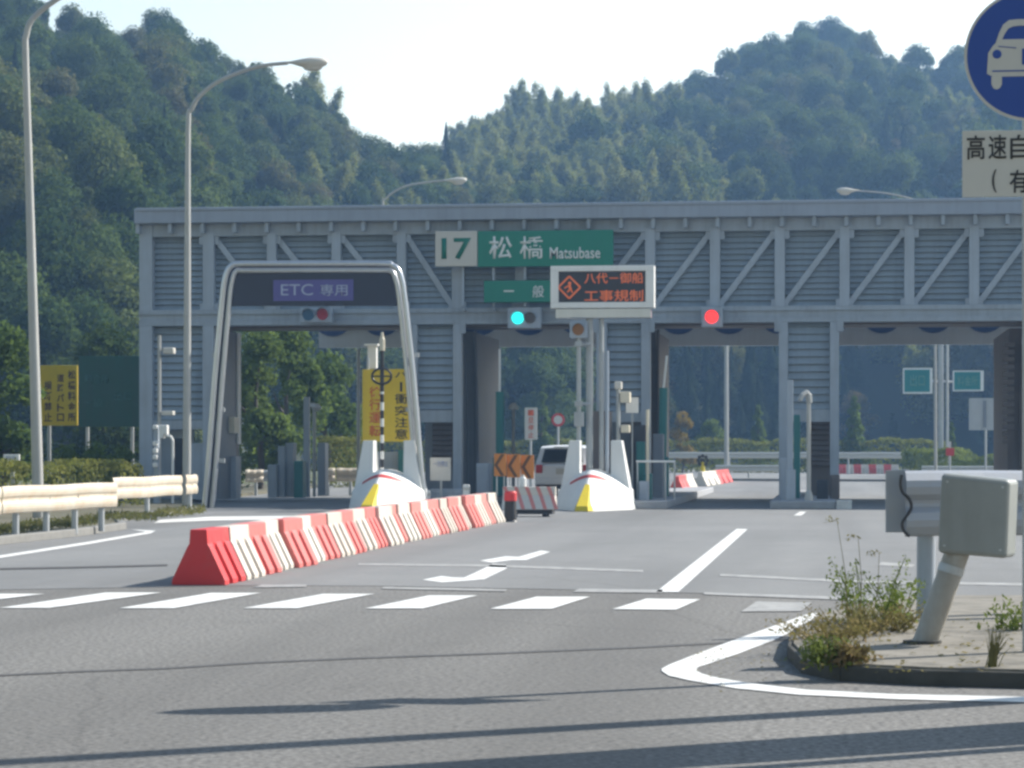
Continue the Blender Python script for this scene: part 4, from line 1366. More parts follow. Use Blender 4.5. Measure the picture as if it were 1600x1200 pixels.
# orange chevron boards ---------------------------------------------------------
YV = 60.0
for k, (x0_, x1_, lab) in enumerate(((772, 791, 'orange chevron board on thin legs, left of the three by the barricade'), (792, 813, 'orange chevron board on thin legs, middle of the three by the barricade'), (814, 834, 'orange chevron board on thin legs, right of the three by the barricade'))):
    y = YV + 0.15 * k
    t = thing('chevron_board', lab, 'sign', (X((x0_ + x1_) / 2, y), y, 0), 'orange chevron boards by the barricade')
    MB().pbox(x0_, 709 + k, x1_, 744 + k * 2, y, 0.03).build('panel', M['orange'], t, bevel=0.006)
    xm, hw = X((x0_ + x1_) / 2, y), (X(x1_, y) - X(x0_, y)) / 2
    zt, zb = zat(x0_, 710 + k, y), zat(x0_, 743 + k * 2, y)
    zm = (zt + zb) / 2
    mb = MB()
    for s in (0,):
        q = [(xm + 0.02, zt), (xm + 0.1, zt), (xm - 0.06, zm), (xm + 0.1, zb), (xm + 0.02, zb), (xm - 0.14, zm)]
        mb.prism([(a, y - 0.012, b_) for a, b_ in q], (0, 0.01, 0))
    mb.build('chevron', M['inkbrown'], t)
    for sx in (-0.6, 0.6):
        MB().tube([(xm + hw * sx, y + 0.05, 0.006), (xm + hw * sx, y + 0.045, zb + 0.1)], 0.018, 6).build('leg', M['galv'], t)

# ================================================================== PARKED VAN
dV = 79.6
YVN = at(878, HOR, dV).y
xv = X(878, YVN)
t = thing('white_van', 'white hatchback van seen from behind between the chevron boards and the island nose', 'car', (xv, YVN, 0))
Wd = 0.86
prof = [(0.0, 0.42, 1.0), (-0.03, 0.62, 1.0), (0.02, 0.95, 1.0), (0.14, 1.02, 0.985), (0.42, 1.52, 0.84), (0.62, 1.585, 0.8), (2.0, 1.60, 0.8), (2.7, 1.52, 0.8), (3.4, 1.06, 0.95), (4.1, 0.92, 0.95), (4.35, 0.62, 0.93), (4.3, 0.3, 0.93)]
mb = MB()
m_ = 9
rows = []
for y, z, k in prof:
    rows.append([Vector((xv + Wd * k * (-1 + 2 * j / (m_ - 1)), YVN + y + 0.09 * (abs(-1 + 2 * j / (m_ - 1)) ** 3), z - 0.03 * abs(-1 + 2 * j / (m_ - 1)) ** 3)) for j in range(m_)])
vs = [v for r_ in rows for v in r_]
fs = []
for i in range(len(rows) - 1):
    for j in range(m_ - 1):
        a = i * m_ + j
        fs.append((a, a + 1, a + m_ + 1, a + m_))
mb.add(vs, fs)
# flanks down to the sills
for s in (0, m_ - 1):
    o_ = len(mb.v)
    for r_ in rows:
        mb.v.append(r_[s].copy())
    for r_ in rows:
        v = r_[s].copy()
        mb.v.append(Vector((xv + (-1 if s == 0 else 1) * Wd * 0.97, v.y, 0.3)))
    n_ = len(rows)
    for i in range(n_ - 1):
        mb.f.append([o_ + i, o_ + i + 1, o_ + n_ + i + 1, o_ + n_ + i])
mb.build('body', M['carwhite'], t, smooth=True)
q = [(-0.66, 0.12, 1.05), (0.66, 0.12, 1.05), (0.58, 0.40, 1.47), (-0.58, 0.40, 1.47)]
mb = MB()
mb.hexa([(xv + a, YVN + y - 0.015, z) for a, y, z in q] + [(xv + a, YVN + y + 0.03, z) for a, y, z in q])
mb.build('rear_window', M['glass'], t, bevel=0.012)
for s in (-1, 1):
    mb = MB()
    mb.prism([(xv + s * 0.875, YVN + 0.5, 1.08), (xv + s * 0.75, YVN + 0.75, 1.46), (xv + s * 0.75, YVN + 2.6, 1.46), (xv + s * 0.875, YVN + 3.2, 1.08)], (s * 0.015, 0, 0))
    mb.build('side_window', M['glass'], t)
    MB().box(xv + s * 0.62, xv + s * 0.82, YVN - 0.015, YVN + 0.16, 0.72, 0.98).build('tail_light', M['signred'], t, bevel=0.02)
    for yy in (0.75, 3.4):
        wh = MB().tube([(xv + s * 0.66, YVN + yy, 0.3), (xv + s * 0.87, YVN + yy, 0.3)], 0.3, 20).build('wheel', M['tyre'], t)
        MB().tube([(xv + s * 0.86, YVN + yy, 0.3), (xv + s * 0.885, YVN + yy, 0.3)], 0.18, 16).build('rim', M['galv'], wh)
MB().box(xv - 0.84, xv + 0.84, YVN - 0.07, YVN + 0.2, 0.36, 0.56).build('bumper', M['carwhite'], t, bevel=0.04)
MB().box(xv - 0.78, xv + 0.78, YVN - 0.02, YVN + 3.9, 0.22, 0.357).build('underbody', M['black'], t)
MB().box(xv - 0.18, xv + 0.18, YVN - 0.055, YVN + 0.02, 0.68, 0.86).build('number_plate', M['plate'], t)
MB().box(xv - 0.3, xv + 0.3, YVN + 0.36, YVN + 0.48, 1.5, 1.55).build('roof_spoiler', M['carwhite'], t, bevel=0.015)

# ================================================================== LANE MACHINERY
def post(name, label, px, pyt, Y, r, mat, cat, pyb=None, cap=None):
    x = X(px, Y)
    t = thing(name, label, cat, (x, Y, 0.2))
    MB().tube([(x, Y, 0.2), (x, Y, zat(px, pyt, Y))], r, 10).build('shaft', M[mat], t)
    return t, x, zat(px, pyt, Y)
# lane bars that stand upright
def lane_bar(label, px, pyt, pyc, Y, tilt=0.0):
    x = X(px, Y)
    zc, zt = zat(px, pyc, Y), zat(px, pyt, Y)
    t = thing('lane_bar', label, 'barrier arm', (x, Y, 0.2), 'upright lane bars')
    MB().box(x - 0.17, x + 0.17, Y - 0.2, Y + 0.2, 0.2, 1.25).build('cabinet', M['teal'], t, bevel=0.03)
    MB().tube([(x, Y, 1.25), (x + tilt * 0.3, Y, zc)], 0.11, 10).build('guide', M['teal'], t)
    MB().tube([(x + tilt * 0.3, Y - 0.02, zc), (x + tilt, Y - 0.02, zt)], 0.028, 8).build('arm', M['white'], t)
lane_bar('upright white lane bar above a teal sleeve beside the middle lane pillar', 781, 545, 612, 68.0)
lane_bar('upright white lane bar on a dark teal sleeve beside the right hand booth', 1035, 556, 606, 67.5, 0.12)
MB_ = MB()
t = thing('camera_post', 'slim post with a white domed cap seen left of the conical tree', 'post', (X(802, 72), 72, 0.2))
MB().tube([(X(802, 72), 72, 0.2), (X(802, 72), 72, zat(802, 640, 72))], 0.05, 10).build('shaft', M['galv'], t)
MB().tube([(X(802, 72), 72, zat(802, 640, 72)), (X(802, 72), 72, zat(802, 634, 72)), (X(802, 72), 72, zat(802, 629, 72))], [0.15, 0.13, 0.05], 12).build('cap', M['white'], t)
t = thing('camera_post', 'grey lamp post with a flat white cap inside the ETC lane', 'post', (X(491, 72), 72, 0.1))
MB().tube([(X(491, 72), 72, 0.1), (X(491, 72), 72, zat(491, 640, 72))], 0.05, 10).build('shaft', M['galv'], t)
MB().tube([(X(492, 72), 72, zat(491, 641, 72)), (X(494, 72), 72, zat(491, 636, 72)), (X(494, 72), 72, zat(491, 631, 72))], [0.08, 0.17, 0.07], 12).build('cap', M['white'], t)
MB().box(X(482, 72.3), X(492, 72.3), 72.3, 72.34, zat(491, 634, 72), zat(491, 629, 72)).build('arm', M['galv'], t)
t = thing('square_post', 'thick grey square post left of the white capped lamp post', 'post', (X(479, 71), 71, 0.1))
MB().box(X(474, 71), X(483, 71), 71, 71.16, 0.1, zat(479, 620, 71)).build('shaft', M['steel_light'], t, bevel=0.01)
def cabinet(label, px0, py0, px1, Y, depth, mat, base=0.1, door=True):
    t = thing('equipment_cabinet', label, 'cabinet', (X((px0 + px1) / 2, Y), Y, base))
    MB().box(X(px0, Y), X(px1, Y), Y, Y + depth, base, zat((px0 + px1) / 2, py0, Y)).build('casing', M[mat], t, bevel=0.015)
    if door:
        MB().box(X(px0, Y) + 0.04, X(px1, Y) - 0.04, Y - 0.012, Y + 0.006, base + 0.15, zat(px0, py0, Y) - 0.06).build('door', M[mat], t, bevel=0.006)
    return t
cabinet('low pale cabinet at the left of the ETC lane machines', 418, 726, 432, 70.5, 0.5, 'steel_light')
cabinet('narrow tall grey cabinet, second of the ETC lane machines', 434, 697, 445, 70.8, 0.4, 'steel_light')
cabinet('tallest grey blue cabinet of the ETC lane machines', 446, 692, 458, 71.0, 0.5, 'steel')
cabinet('dark teal cabinet among the grey ETC lane machines', 459, 720, 473, 70.3, 0.5, 'teal')
cabinet('upright grey cabinet with a sunlit edge behind the white capped post', 496, 692, 508, 73, 0.5, 'steel_light')
cabinet('pale machine casing between the horns of the left island nose', 583, 706, 622, 64.0, 0.8, 'steel_light', 0.2)
cabinet('green edged cabinet close to the right horn of the left island nose', 622, 703, 632, 63.4, 0.5, 'teal', 0.2)
cabinet('blue grey low machine wall right of the arch foot', 672, 764, 722, 62.6, 0.5, 'steel', 0.2)
cabinet('tall grey blue cabinet standing beside the middle lane pillar', 744, 724, 764, 66.2, 0.6, 'steel_light', 0.004)
cabinet('brown toll machine behind the right island nose', 924, 642, 952, 63.6, 0.8, 'brown', 0.2)
cabinet('dark toll booth counter right of the right island nose', 986, 664, 1008, 64.0, 1.4, 'backing', 0.2)
cabinet('bluish panel on the side of the right hand booth', 994, 690, 1008, 63.8, 0.15, 'teal', 0.2)
cabinet('grey upright machine under the teal lane bar of the right hand booth', 1020, 678, 1036, 66.0, 0.5, 'wall', 0.2)
cabinet('low grey box on the island right of the white nose', 998, 752, 1012, 62.4, 0.5, 'steel_light', 0.2)
cabinet('dark green bin behind the low grey box on the right island', 1004, 740, 1018, 63.4, 0.4, 'teal', 0.2, False)
cabinet('grey service box low on the lone pier beside the square post', 1219, 716, 1238, 63.6, 0.4, 'steel_light', 0.2)
cabinet('dark vented box at the foot of the lone pier', 1276, 750, 1294, 64.6, 0.4, 'backing', 0.2)
cabinet('brown lit casing at the right foot of the lone pier', 1297, 742, 1312, 64.9, 0.5, 'brown', 0.2)
cabinet('dark teal upright panel inside the lone pier', 1240, 648, 1250, 65.6, 0.3, 'teal', 0.2, False)
for lab, px0, py0, px1, py1, m in (('small white placard board with faint lettering beside the arch foot', 672, 715, 704, 751, 'plate'),):
    t = thing('placard', lab, 'sign', (X(688, 62.4), 62.4, 0.2))
    MB().pbox(px0, py0, px1, py1, 62.4, 0.03).build('panel', M[m], t)
    ptext('一旦停止', 677, 720, 700, 729, 62.392, M['inkgrey'], t)
    MB().box(X(687, 62.4), X(690, 62.4), 62.44, 62.48, 0.2, zat(688, 730, 62.4)).build('post', M['galv'], t)
# white marker stubs
for i, (px, pyt, pyb, lab) in enumerate(((667, 766, 800, 'short white marker stub against the right foot of the arch'), (729, 757, 780, 'short white marker stub before the middle lane pillar'))):
    x = X(px, 61.9)
    t = thing('marker_stub', lab, 'bollard', (x, 61.9, 0.2))
    MB().box(x - 0.08, x + 0.08, 61.84, 61.96, 0.2, zat(px, pyt, 61.9)).build('body', M['white'], t, bevel=0.02)
    MB().box(x - 0.085, x + 0.085, 61.835, 61.965, zat(px, pyt, 61.9) - 0.14, zat(px, pyt, 61.9) - 0.07).build('band', M['plate'], t)
# beige camera boxes right of the nose
xq = X(966, 62.8)
t = thing('camera_mast', 'thin mast with two sunlit beige camera boxes above the right island nose', 'camera', (xq, 62.8, 0.2))
MB().tube([(xq, 62.8, 0.2), (xq, 62.8, zat(966, 598, 62.8))], 0.05, 10).build('mast', M['galv'], t)
for (a, b, c, d) in ((969, 612, 984, 629), (970, 664, 983, 676)):
    MB().pbox(a, b, c, d, 62.55, 0.4).build('camera_box', M['beige'], t, bevel=0.02)
MB().pbox(960, 596, 971, 608, 62.6, 0.3).build('top_lamp', M['plate'], t, bevel=0.03)
t = thing('small_plate_sign', 'small pale blue plate hanging right of the beige camera boxes', 'sign', (X(990, 63.2), 63.2, 0.2))
MB().pbox(978, 621, 997, 645, 63.2, 0.04).build('panel', M['white'], t)
MB().box(X(987, 63.3), X(989, 63.3), 63.26, 63.3, 0.2, zat(988, 624, 63.2)).build('post', M['galv'], t)
# hand rail right of the booth
t = thing('hand_rail', 'thin pale hand rail with posts on the right hand booth island', 'railing', (X(1020, 62.6), 62.6, 0.2))
za = zat(1025, 721, 62.6)
mb = MB()
mb.tube([(X(994, 62.6), 62.6, za), (X(1055, 62.6), 62.6, za)], 0.025, 8)
mb.build('top_bar', M['white'], t)
for px in (996, 1040, 1054):
    MB().tube([(X(px, 62.6), 62.6, 0.2), (X(px, 62.6), 62.6, za)], 0.022, 8).build('post', M['galv'], t)
for px, lab in ((1012, 'thin pale pole close to the right edge of the right hand booth'),):
    post('thin_pole', lab, px, 640, 63.0, 0.04, 'beige', 'pole')
for px, lab, pt, yy, r_, m in ((948.5, 'thin bright pole before the left column of the louvred pier above the nose', 548, 62.2, 0.045, 'steel_light'), (560, 'thin pale pole at the left edge of the yellow board', 545, 74, 0.05, 'galv')):
    post('thin_pole', lab, px, pt, yy, r_, m, 'pole')
# posts before the lone pier
t = thing('square_post', 'tall pale square post standing before the lone pier', 'post', (X(1235, 63.0), 63.0, 0.2))
MB().box(X(1230, 63), X(1239, 63), 63, 63.15, 0.2, zat(1235, 594, 63)).build('shaft', M['steel_light'], t, bevel=0.01)
MB().box(X(1228, 63), X(1243, 63), 62.9, 63.25, 0.2, 0.95).build('base_box', M['steel_light'], t, bevel=0.02)
xq = X(1263.5, 62.9)
t = thing('camera_post', 'grey post with a bent camera head before the lone pier', 'post', (xq, 62.9, 0.2))
ztop = zat(1263, 622, 62.9)
MB().tube([(xq, 62.9, 0.2), (xq, 62.9, 0.35), (xq, 62.9, 0.45), (xq, 62.9, ztop)], [0.11, 0.095, 0.055, 0.05], 12).build('shaft', M['pole'], t)
MB().tube([(xq + 0.02, 62.9, ztop - 0.12), (xq, 62.9, ztop + 0.06), (xq - 0.06, 62.85, ztop + 0.14), (xq - 0.16, 62.75, ztop + 0.06), (xq - 0.22, 62.7, ztop - 0.06)], [0.07, 0.08, 0.07, 0.06, 0.055], 10).build('camera_head', M['pole'], t)
# left tower machines
xq = X(270, 62.4)
t = thing('counter_post', 'white detector column with small lamps behind the left guardrail', 'detector', (X(243, 62.4), 62.4, 0.1))
MB().box(X(240, 62.5), X(247, 62.5), 62.5, 62.64, 0.1, zat(243, 664, 62.5)).build('column', M['steel_light'], t)
MB().tube([(xq, 62.4, 0.1), (xq, 62.4, zat(269, 688, 62.4)), (xq - 0.06, 62.4, zat(269, 682, 62.4)), (xq - 0.2, 62.4, zat(269, 680, 62.4))], 0.035, 8).build('pipe', M['white'], t)
for yy in (668, 693, 705, 715, 727):
    MB().pbox(238, yy - 4, 245, yy + 3, 62.35, 0.12).build('lamp', M['white'], t, bevel=0.02)
for px in (252, 258):
    MB().pbox(px - 4, 664, px + 3, 685 - (px - 252), 62.35, 0.2).build('detector_box', M['white'], t, bevel=0.02)
xq = X(249, 63.2)
t = thing('lamp_or_shadow_pole', 'thin white pole with a small sideways lamp before the left louvred tower', 'pole', (xq, 63.2, 0.1))
MB().tube([(xq, 63.2, 0.1), (xq, 63.2, zat(249, 524, 63.2))], 0.045, 10).build('shaft', M['pole'], t)
MB().pbox(254, 543, 271, 553, 63.05, 0.25).build('lamp', M['plate'], t, bevel=0.03)
MB().pbox(252, 642, 270, 649, 63.05, 0.25).build('lower_lamp', M['plate'], t, bevel=0.02)
mb = MB()
for yy in (548, 645):
    z_ = zat(255, yy, 63.2)
    mb.tube([(xq, 63.2, z_), (X(256, 63.2), 63.17, z_)], 0.02, 6)
mb.build('arm', M['pole'], t)

# ================================================================== GUARDRAILS
WP = [(0.0, 0.20), (0.035, 0.185), (0.075, 0.14), (0.085, 0.10), (0.07, 0.055), (0.02, 0.02), (0.015, 0.0), (0.02, -0.02), (0.07, -0.055), (0.085, -0.10), (0.075, -0.14), (0.035, -0.185), (0.0, -0.20)]
def wbeam(mb, a, b, zc, front, h=1.0, seg=8, dent=0.0):
    """corrugated rail from a to b (ground points); front = side the ridges face"""
    a, b, f = Vector(a), Vector(b), Vector(front).normalized()
    rows = []
    for k in range(seg + 1):
        p = a.lerp(b, k / seg) + f * dent * math.sin(k * 2.1)
        rows.append([p + f * x + Vector((0, 0, zc + z * h + dent * 0.6 * math.sin(k * 1.3))) for x, z in WP] + [p + f * (x - 0.012) + Vector((0, 0, zc + z * h * 0.98 + dent * 0.6 * math.sin(k * 1.3))) for x, z in WP[::-1]])
    n = len(rows[0])
    vs = [v for r_ in rows for v in r_]
    fs = []
    for i in range(seg):
        for j in range(n):
            p, q = i * n + j, i * n + (j + 1) % n
            fs.append((p, q, q + n, p + n))
    fs += [tuple(range(n)), tuple(range(seg * n, seg * n + n))[::-1]]
    mb.add(vs, fs)
def guardrail(label, segs, zc, h, mat, pm, post_gap, front, base=0.1, pr=0.055, backset=0.16):
    a, b = segs[0][0], segs[-1][1]
    t = thing('guardrail', label, 'guardrail', (a + b) / 2)
    for p, q in segs:
        mb = MB()
        wbeam(mb, p, q, zc, front, h, dent=0.012)
        mb.build('rail', M[mat], t)
        n = max(1, int((q - p).length / post_gap))
        for k in range(n):
            c = p.lerp(q, (k + 0.5) / n) - Vector(front).normalized() * backset
            MB().tube([(c.x, c.y, base - 0.05), (c.x, c.y, zc + 0.2 * h)], pr, 8).build('post', M[pm], t)
            mb = MB()
            mb.beam(Vector((c.x, c.y, zc)), Vector((c.x, c.y, zc)) + Vector(front).normalized() * (backset - 0.02), 0.07, 0.12, (0, 0, 1))
            mb.build('spacer', M[pm], t)
    return t
g0, g1 = gnd(-300, 868, 0.1), gnd(182, 824, 0.1)
g0.z = g1.z = 0
fl = Vector((0.5, -0.86, 0))
guardrail('cream rusty guardrail along the left verge nearest the camera', [(g0, g0.lerp(g1, 0.55)), (g0.lerp(g1, 0.553), g1)], 0.66, 1.05, 'cream', 'galv', 1.15, fl)
g2, g3 = gnd(176, 811, 0.1), gnd(284, 800.5, 0.1)
g2.z = g3.z = 0
g4, g5 = gnd(290, 800, 0.1), gnd(308, 798, 0.1)
g4.z = g5.z = 0
guardrail('shorter cream guardrail with a cut end before the left louvred tower', [(g2, g3), (g4, g5)], 0.68, 1.05, 'cream', 'galv', 3.0, fl)
guardrail('cream guardrail piece left of the ETC lane machines', [(spot(384, 80), spot(412, 80.3))], 0.62, 1.0, 'cream', 'galv', 1.0, (0, -1, 0), 0.0)
guardrail('dark grey guardrail behind the ETC lane machines', [(spot(412, 81), spot(480, 81.4))], 0.62, 0.9, 'galv', 'galv', 1.4, (0, -1, 0), 0.0)
guardrail('cream guardrail running up to the left island nose', [(spot(497, 80), spot(524, 80.2)), (spot(526, 80.3), spot(566, 80.6))], 0.66, 1.05, 'cream', 'galv', 1.2, (0, -1, 0), 0.0)
guardrail('long pale guardrail on the curve beyond the gate', [(spot(1040, 158), spot(1240, 156)), (spot(1240, 156), spot(1412, 154))], 1.15, 0.95, 'plate', 'galv', 4.0, (0, -1, 0), 0.0)
guardrail('lower pale guardrail on the far side of the middle right lane', [(spot(1118, 128), spot(1222, 126))], 0.55, 0.8, 'plate', 'galv', 3.0, (0, -1, 0), 0.0)
sheet('far_kerb_strip', [spot(1085, 121), spot(1225, 119), spot(1225, 121.5), spot(1085, 123.5)], M['kerb'], 0.12, 0.11)
sheet('far_kerb_ledge', [spot(1305, 118), spot(1420, 117), spot(1420, 121), spot(1305, 122)], M['kerb'], 0.12, 0.11)
guardrail('pale guardrail half hidden by the low shrubs under the exit signs', [(spot(1440, 132), spot(1570, 130))], 0.5, 0.7, 'plate', 'galv', 3.0, (0, -1, 0), 0.0)
M['oldink'] = paint('very_faded_lettering', (0.03, 0.12, 0.11), 0.6, 0, 0.4)

# ================================================================== LAMPS
def street_lamp(label, base, lean, pts, rad, head, hd, group='tall street lamps', pm='pole'):
    t = thing('street_lamp', label, 'street lamp', base, group)
    n = len(pts)
    sp_ = smooth_path(pts, 4)
    zm_ = max(q.z for q in sp_)
    MB().tube(sp_, [rad * (1.1 - 0.52 * q.z / zm_ - 0.12 * k / len(sp_)) for k, q in enumerate(sp_)], 12).build('pole', M[pm], t, smooth=True)
    if head is not None:
        L, W_, H_ = 0.85 * hd, 0.17 * hd, 0.13 * hd
        d = (pts[-1] - pts[-2]).normalized()
        ax = Vector((d.x, d.y, d.z * 0.3)).normalized()
        side = ax.cross(Vector((0, 0, 1))).normalized()
        up = side.cross(ax)
        mb = MB()
        prof = [(-0.05, 0.3, 0.05), (0.1, 0.45, 0.15), (0.3, 0.8, 0.55), (0.55, 1.0, 0.95), (0.8, 0.85, 0.85), (0.95, 0.5, 0.5), (1.0, 0.12, 0.15)]
        rows = []
        for f, w_, h_ in prof:
            c = pts[-1] + ax * L * f
            rows.append([c + side * W_ * w_ * math.cos(a) + up * (H_ * (0.6 * h_ + 0.25) * math.sin(a) if math.sin(a) > 0 else H_ * h_ * 1.15 * math.sin(a)) for a in [2 * math.pi * k / 14 for k in range(14)]])
        vs = [v for r_ in rows for v in r_]
        fs = [tuple(range(14))[::-1], tuple(range(6 * 14, 7 * 14))]
        for i in range(6):
            for j in range(14):
                a, b = i * 14 + j, i * 14 + (j + 1) % 14
                fs.append((a, b, b + 14, a + 14))
        mb.add(vs, fs)
        h = mb.build('lamp_head', M['plate'], t, smooth=True)
        c = pts[-1] + ax * L * 0.62 - up * H_ * 0.75
        gb = MB()
        gb.add([c + side * W_ * 0.7 * math.cos(a) * r_ + ax * L * 0.26 * math.sin(a) * r_ - up * H_ * dz for r_, dz in ((1.0, 0.0), (0.8, 0.45), (0.4, 0.65)) for a in [2 * math.pi * k / 12 for k in range(12)]],
               [tuple(range(24, 36))] + [(i * 12 + j, i * 12 + (j + 1) % 12, i * 12 + 12 + (j + 1) % 12, i * 12 + 12 + j) for i in range(2) for j in range(12)] + [tuple(range(12))[::-1]])
        gb.build('lens', M['plate'], h)
    return t
d = 50.0
b = at(60, 705 + 5600 / d - 8, d); b.z = 0.1
street_lamp('tall street lamp at the far left with its arm leaving the picture top', b, 0, [b, at(56, 640, d), at(47, 330, d), at(40, 90, d), at(41, 55, d), at(52, 28, d), at(90, -2, d), at(150, -35, d), at(210, -42, d)], 0.105, True, 1.0)
d = 61.0
b = at(291, 790, d); b.z = 0.1
street_lamp('street lamp before the left louvred tower with its curved arm against the sky', b, 0, [b, at(292, 700, d), at(293, 450, d), at(294, 200, d), at(299, 172, d), at(312, 150, d), at(340, 128, d), at(380, 111, d), at(415, 102, d), at(450, 98.5, d)], 0.095, True, 1.12)
d = 104.0
b = spot(596, d)
street_lamp('distant lamp head peeping over the toll gate roof near the name sign', b, 0, [b, at(597, 500, d), at(598, 330, d), at(603, 310, d), at(630, 292, d), at(665, 285, d), at(695, 282, d)], 0.08, True, 1.05)
d = 96.0
b = spot(1462, d)
street_lamp('distant lamp with its arm reaching left above the toll gate roof', b, 0, [b, at(1461, 500, d), at(1459, 350, d), at(1450, 325, d), at(1425, 311, d), at(1385, 302, d), at(1341, 298, d)], 0.06, True, 0.95)
d = 150.0
t = thing('lamp_or_shadow_pole', 'bare thin lamp pole beyond the gate before the brown hillside', 'pole', spot(1135, d))
MB().tube([spot(1135, d), at(1135, 520, d), at(1134.5, 430, d)], [0.14, 0.12, 0.1], 10).build('shaft', M['pole'], t)

# ================================================================== LEFT SIGN BOARDS
def board(label, rect, d, mat, posts_px, letters, ground=0.05, name='sign_board'):
    x0_, y0_, x1_, y1_ = rect
    Y = at((x0_ + x1_) / 2, HOR, d).y
    t = thing(name, label, 'sign', (X((x0_ + x1_) / 2, Y), Y, ground))
    MB().pbox(x0_, y0_, x1_, y1_, Y, 0.06).build('panel', M[mat], t, bevel=0.01)
    for px in posts_px:
        MB().tube([(X(px, Y), Y + 0.12, ground - 0.05), (X(px, Y), Y + 0.12, zat(px, y0_ + 4, Y))], 0.055, 8).build('post', M['galv'], t)
    for s, r_, m, bo in letters:
        ptext(s, *r_, Y - 0.006, M[m], t, bold=bo)
    return t
cols = []
for word, xa_, xb_, ya_ in (('松橋料金所', 106, 118, 577), ('道路パトロ', 89, 100, 583), ('横断禁止', 69, 81, 594)):
    n_ = len(word)
    hh = (660 - ya_) / n_
    for i, ch in enumerate(word):
        cols.append((ch, (xa_, ya_ + hh * i + 1.5, xb_, ya_ + hh * (i + 1) - 1.5), 'inkbrown', 0.02))
board('yellow board with three columns of dark characters behind the tall lamp pole', (63, 571, 121, 665), 74, 'yellow', (75,), cols)
board('large dark green board with faded lettering left of the toll gate', (123, 556, 222, 667), 78, 'shaded_oldgreen', (135, 205), [('料金所', (132, 585, 170, 600), 'oldink', 0.01), ('出口', (178, 612, 206, 626), 'oldink', 0.01), ('一般', (132, 622, 160, 636), 'oldink', 0.01)])
board('tiny white sign on a thin post at the left edge behind the guardrail', (5, 710, 30, 720), 56, 'white', (17,), [('料金', (9, 712.5, 26, 718), 'inkgrey', 0.01)], name='small_sign')

# ================================================================== SIGNS BEYOND THE GATE
d = 140
Y = at(1475, HOR, d).y
t = thing('exit_sign', 'left green exit board with a pale border on the tall twin post beyond the gate', 'sign', (X(1434, Y), Y, zat(1434, 613, Y)), 'green exit boards beyond the gate')
MB().pbox(1411, 575, 1457, 615, Y, 0.25).build('border', M['white'], t)
MB().pbox(1413, 577.5, 1453, 612.5, Y - 0.012, 0.02).build('green_panel', M['tealsign'], t)
ptext('出口', 1422, 585, 1445, 604, Y - 0.02, M['inkfaint'], t, bold=0.01)
t = thing('exit_sign', 'right green exit board with a pale border on the tall twin post beyond the gate', 'sign', (X(1512, Y), Y, zat(1512, 611, Y)), 'green exit boards beyond the gate')
MB().pbox(1489, 579, 1537, 611, Y, 0.25).build('border', M['white'], t)
MB().pbox(1491, 581, 1532, 609, Y - 0.012, 0.02).build('green_panel', M['tealsign'], t)
ptext('料金所', 1496, 587, 1528, 603, Y - 0.02, M['inkfaint'], t, bold=0.01)
t = thing('sign_mast', 'tall pale twin mast carrying the two green exit boards', 'post', spot(1474, d + 0.5))
for px in (1470, 1480):
    MB().tube([spot(px, d + 0.5), at(px, 540, d + 0.5), at(px, 470, d + 0.5)], 0.15 if px == 1470 else 0.08, 10).build('post', M['galv'], t)
mb = MB()
mb.tube([at(1440, 595, d + 0.7), at(1510, 597, d + 0.7)], 0.06, 8)
mb.build('cross_arm', M['galv'], t)
d = 112
Y = at(1538, HOR, d).y
t = thing('square_sign', 'blank grey back of a square sign on a thin post at the right', 'sign', spot(1539, d))
MB().pbox(1514, 622, 1562, 672, Y, 0.05).build('panel', M['galv'], t)
MB().box(X(1536, Y), X(1541, Y), Y - 0.06, Y - 0.003, zat(1538, 668, Y), zat(1538, 626, Y)).build('rib', M['wall'], t)
MB().tube([spot(1540, d + 0.1), at(1540, 650, d + 0.1)], 0.05, 8).build('post', M['galv'], t)
Yq = at(829, HOR, 100).y
t = thing('lane_notice', 'narrow pale upright notice with red lettering beyond the middle lane', 'sign', spot(829, 100))
MB().pbox(820, 637, 839, 687, Yq, 0.05).build('panel', M['plate'], t)
for i, ch in enumerate('一旦停止'):
    ptext(ch, 825, 640.5 + 11.5 * i, 834, 649.5 + 11.5 * i, Yq - 0.006, M['redink'], t)
MB().tube([spot(829, 100.1), at(829, 660, 100.1)], 0.05, 8).build('post', M['galv'], t)
Yq = at(872, HOR, 130).y
t = thing('round_sign', 'small faded red disc sign on a post behind the parked white van', 'sign', spot(872, 130))
c = onY(872, 656, Yq)
MB().disc((c.x, Yq, c.z), 0.34, (0, 0.03, 0)).build('disc', M['signred'], t)
MB().disc((c.x, Yq - 0.01, c.z), 0.22, (0, 0.012, 0)).build('centre', M['plate'], t)
MB().tube([spot(872, 130.1), at(872, 656, 130.1)], 0.06, 8).build('post', M['galv'], t)
b = gnd(1098, 759)
t = thing('flashing_stand', 'dark flashing arrow wheel on a yellow stand beyond the middle right lane', 'warning lamp', b)
MB().tube([b + Vector((0, 0, 0.004)), b + Vector((0, 0, 0.62)), b + Vector((0, 0, 1.1))], [0.26, 0.1, 0.05], 12).build('stand', M['brightyellow'], t)
mb = MB()
c = at(1100, 717, (b - camo.location).length)
c = Vector((b.x, b.y, 1.02))
for k in range(8):
    a = k * math.pi / 4
    mb.disc(c + Vector((0.19 * math.cos(a), -0.06, 0.19 * math.sin(a))), 0.075, (0, 0.06, 0), 10)
mb.disc(c + Vector((0, -0.06, 0)), 0.1, (0, 0.06, 0), 12)
mb.build('lamp_wheel', M['black'], t)
t = thing('lane_marker', 'tiny red and white marker on a post among the shrubs below the exit signs', 'sign', spot(1484, 118))
MB().tube([spot(1484, 118), at(1484, 690, 118)], 0.05, 8).build('post', M['galv'], t)
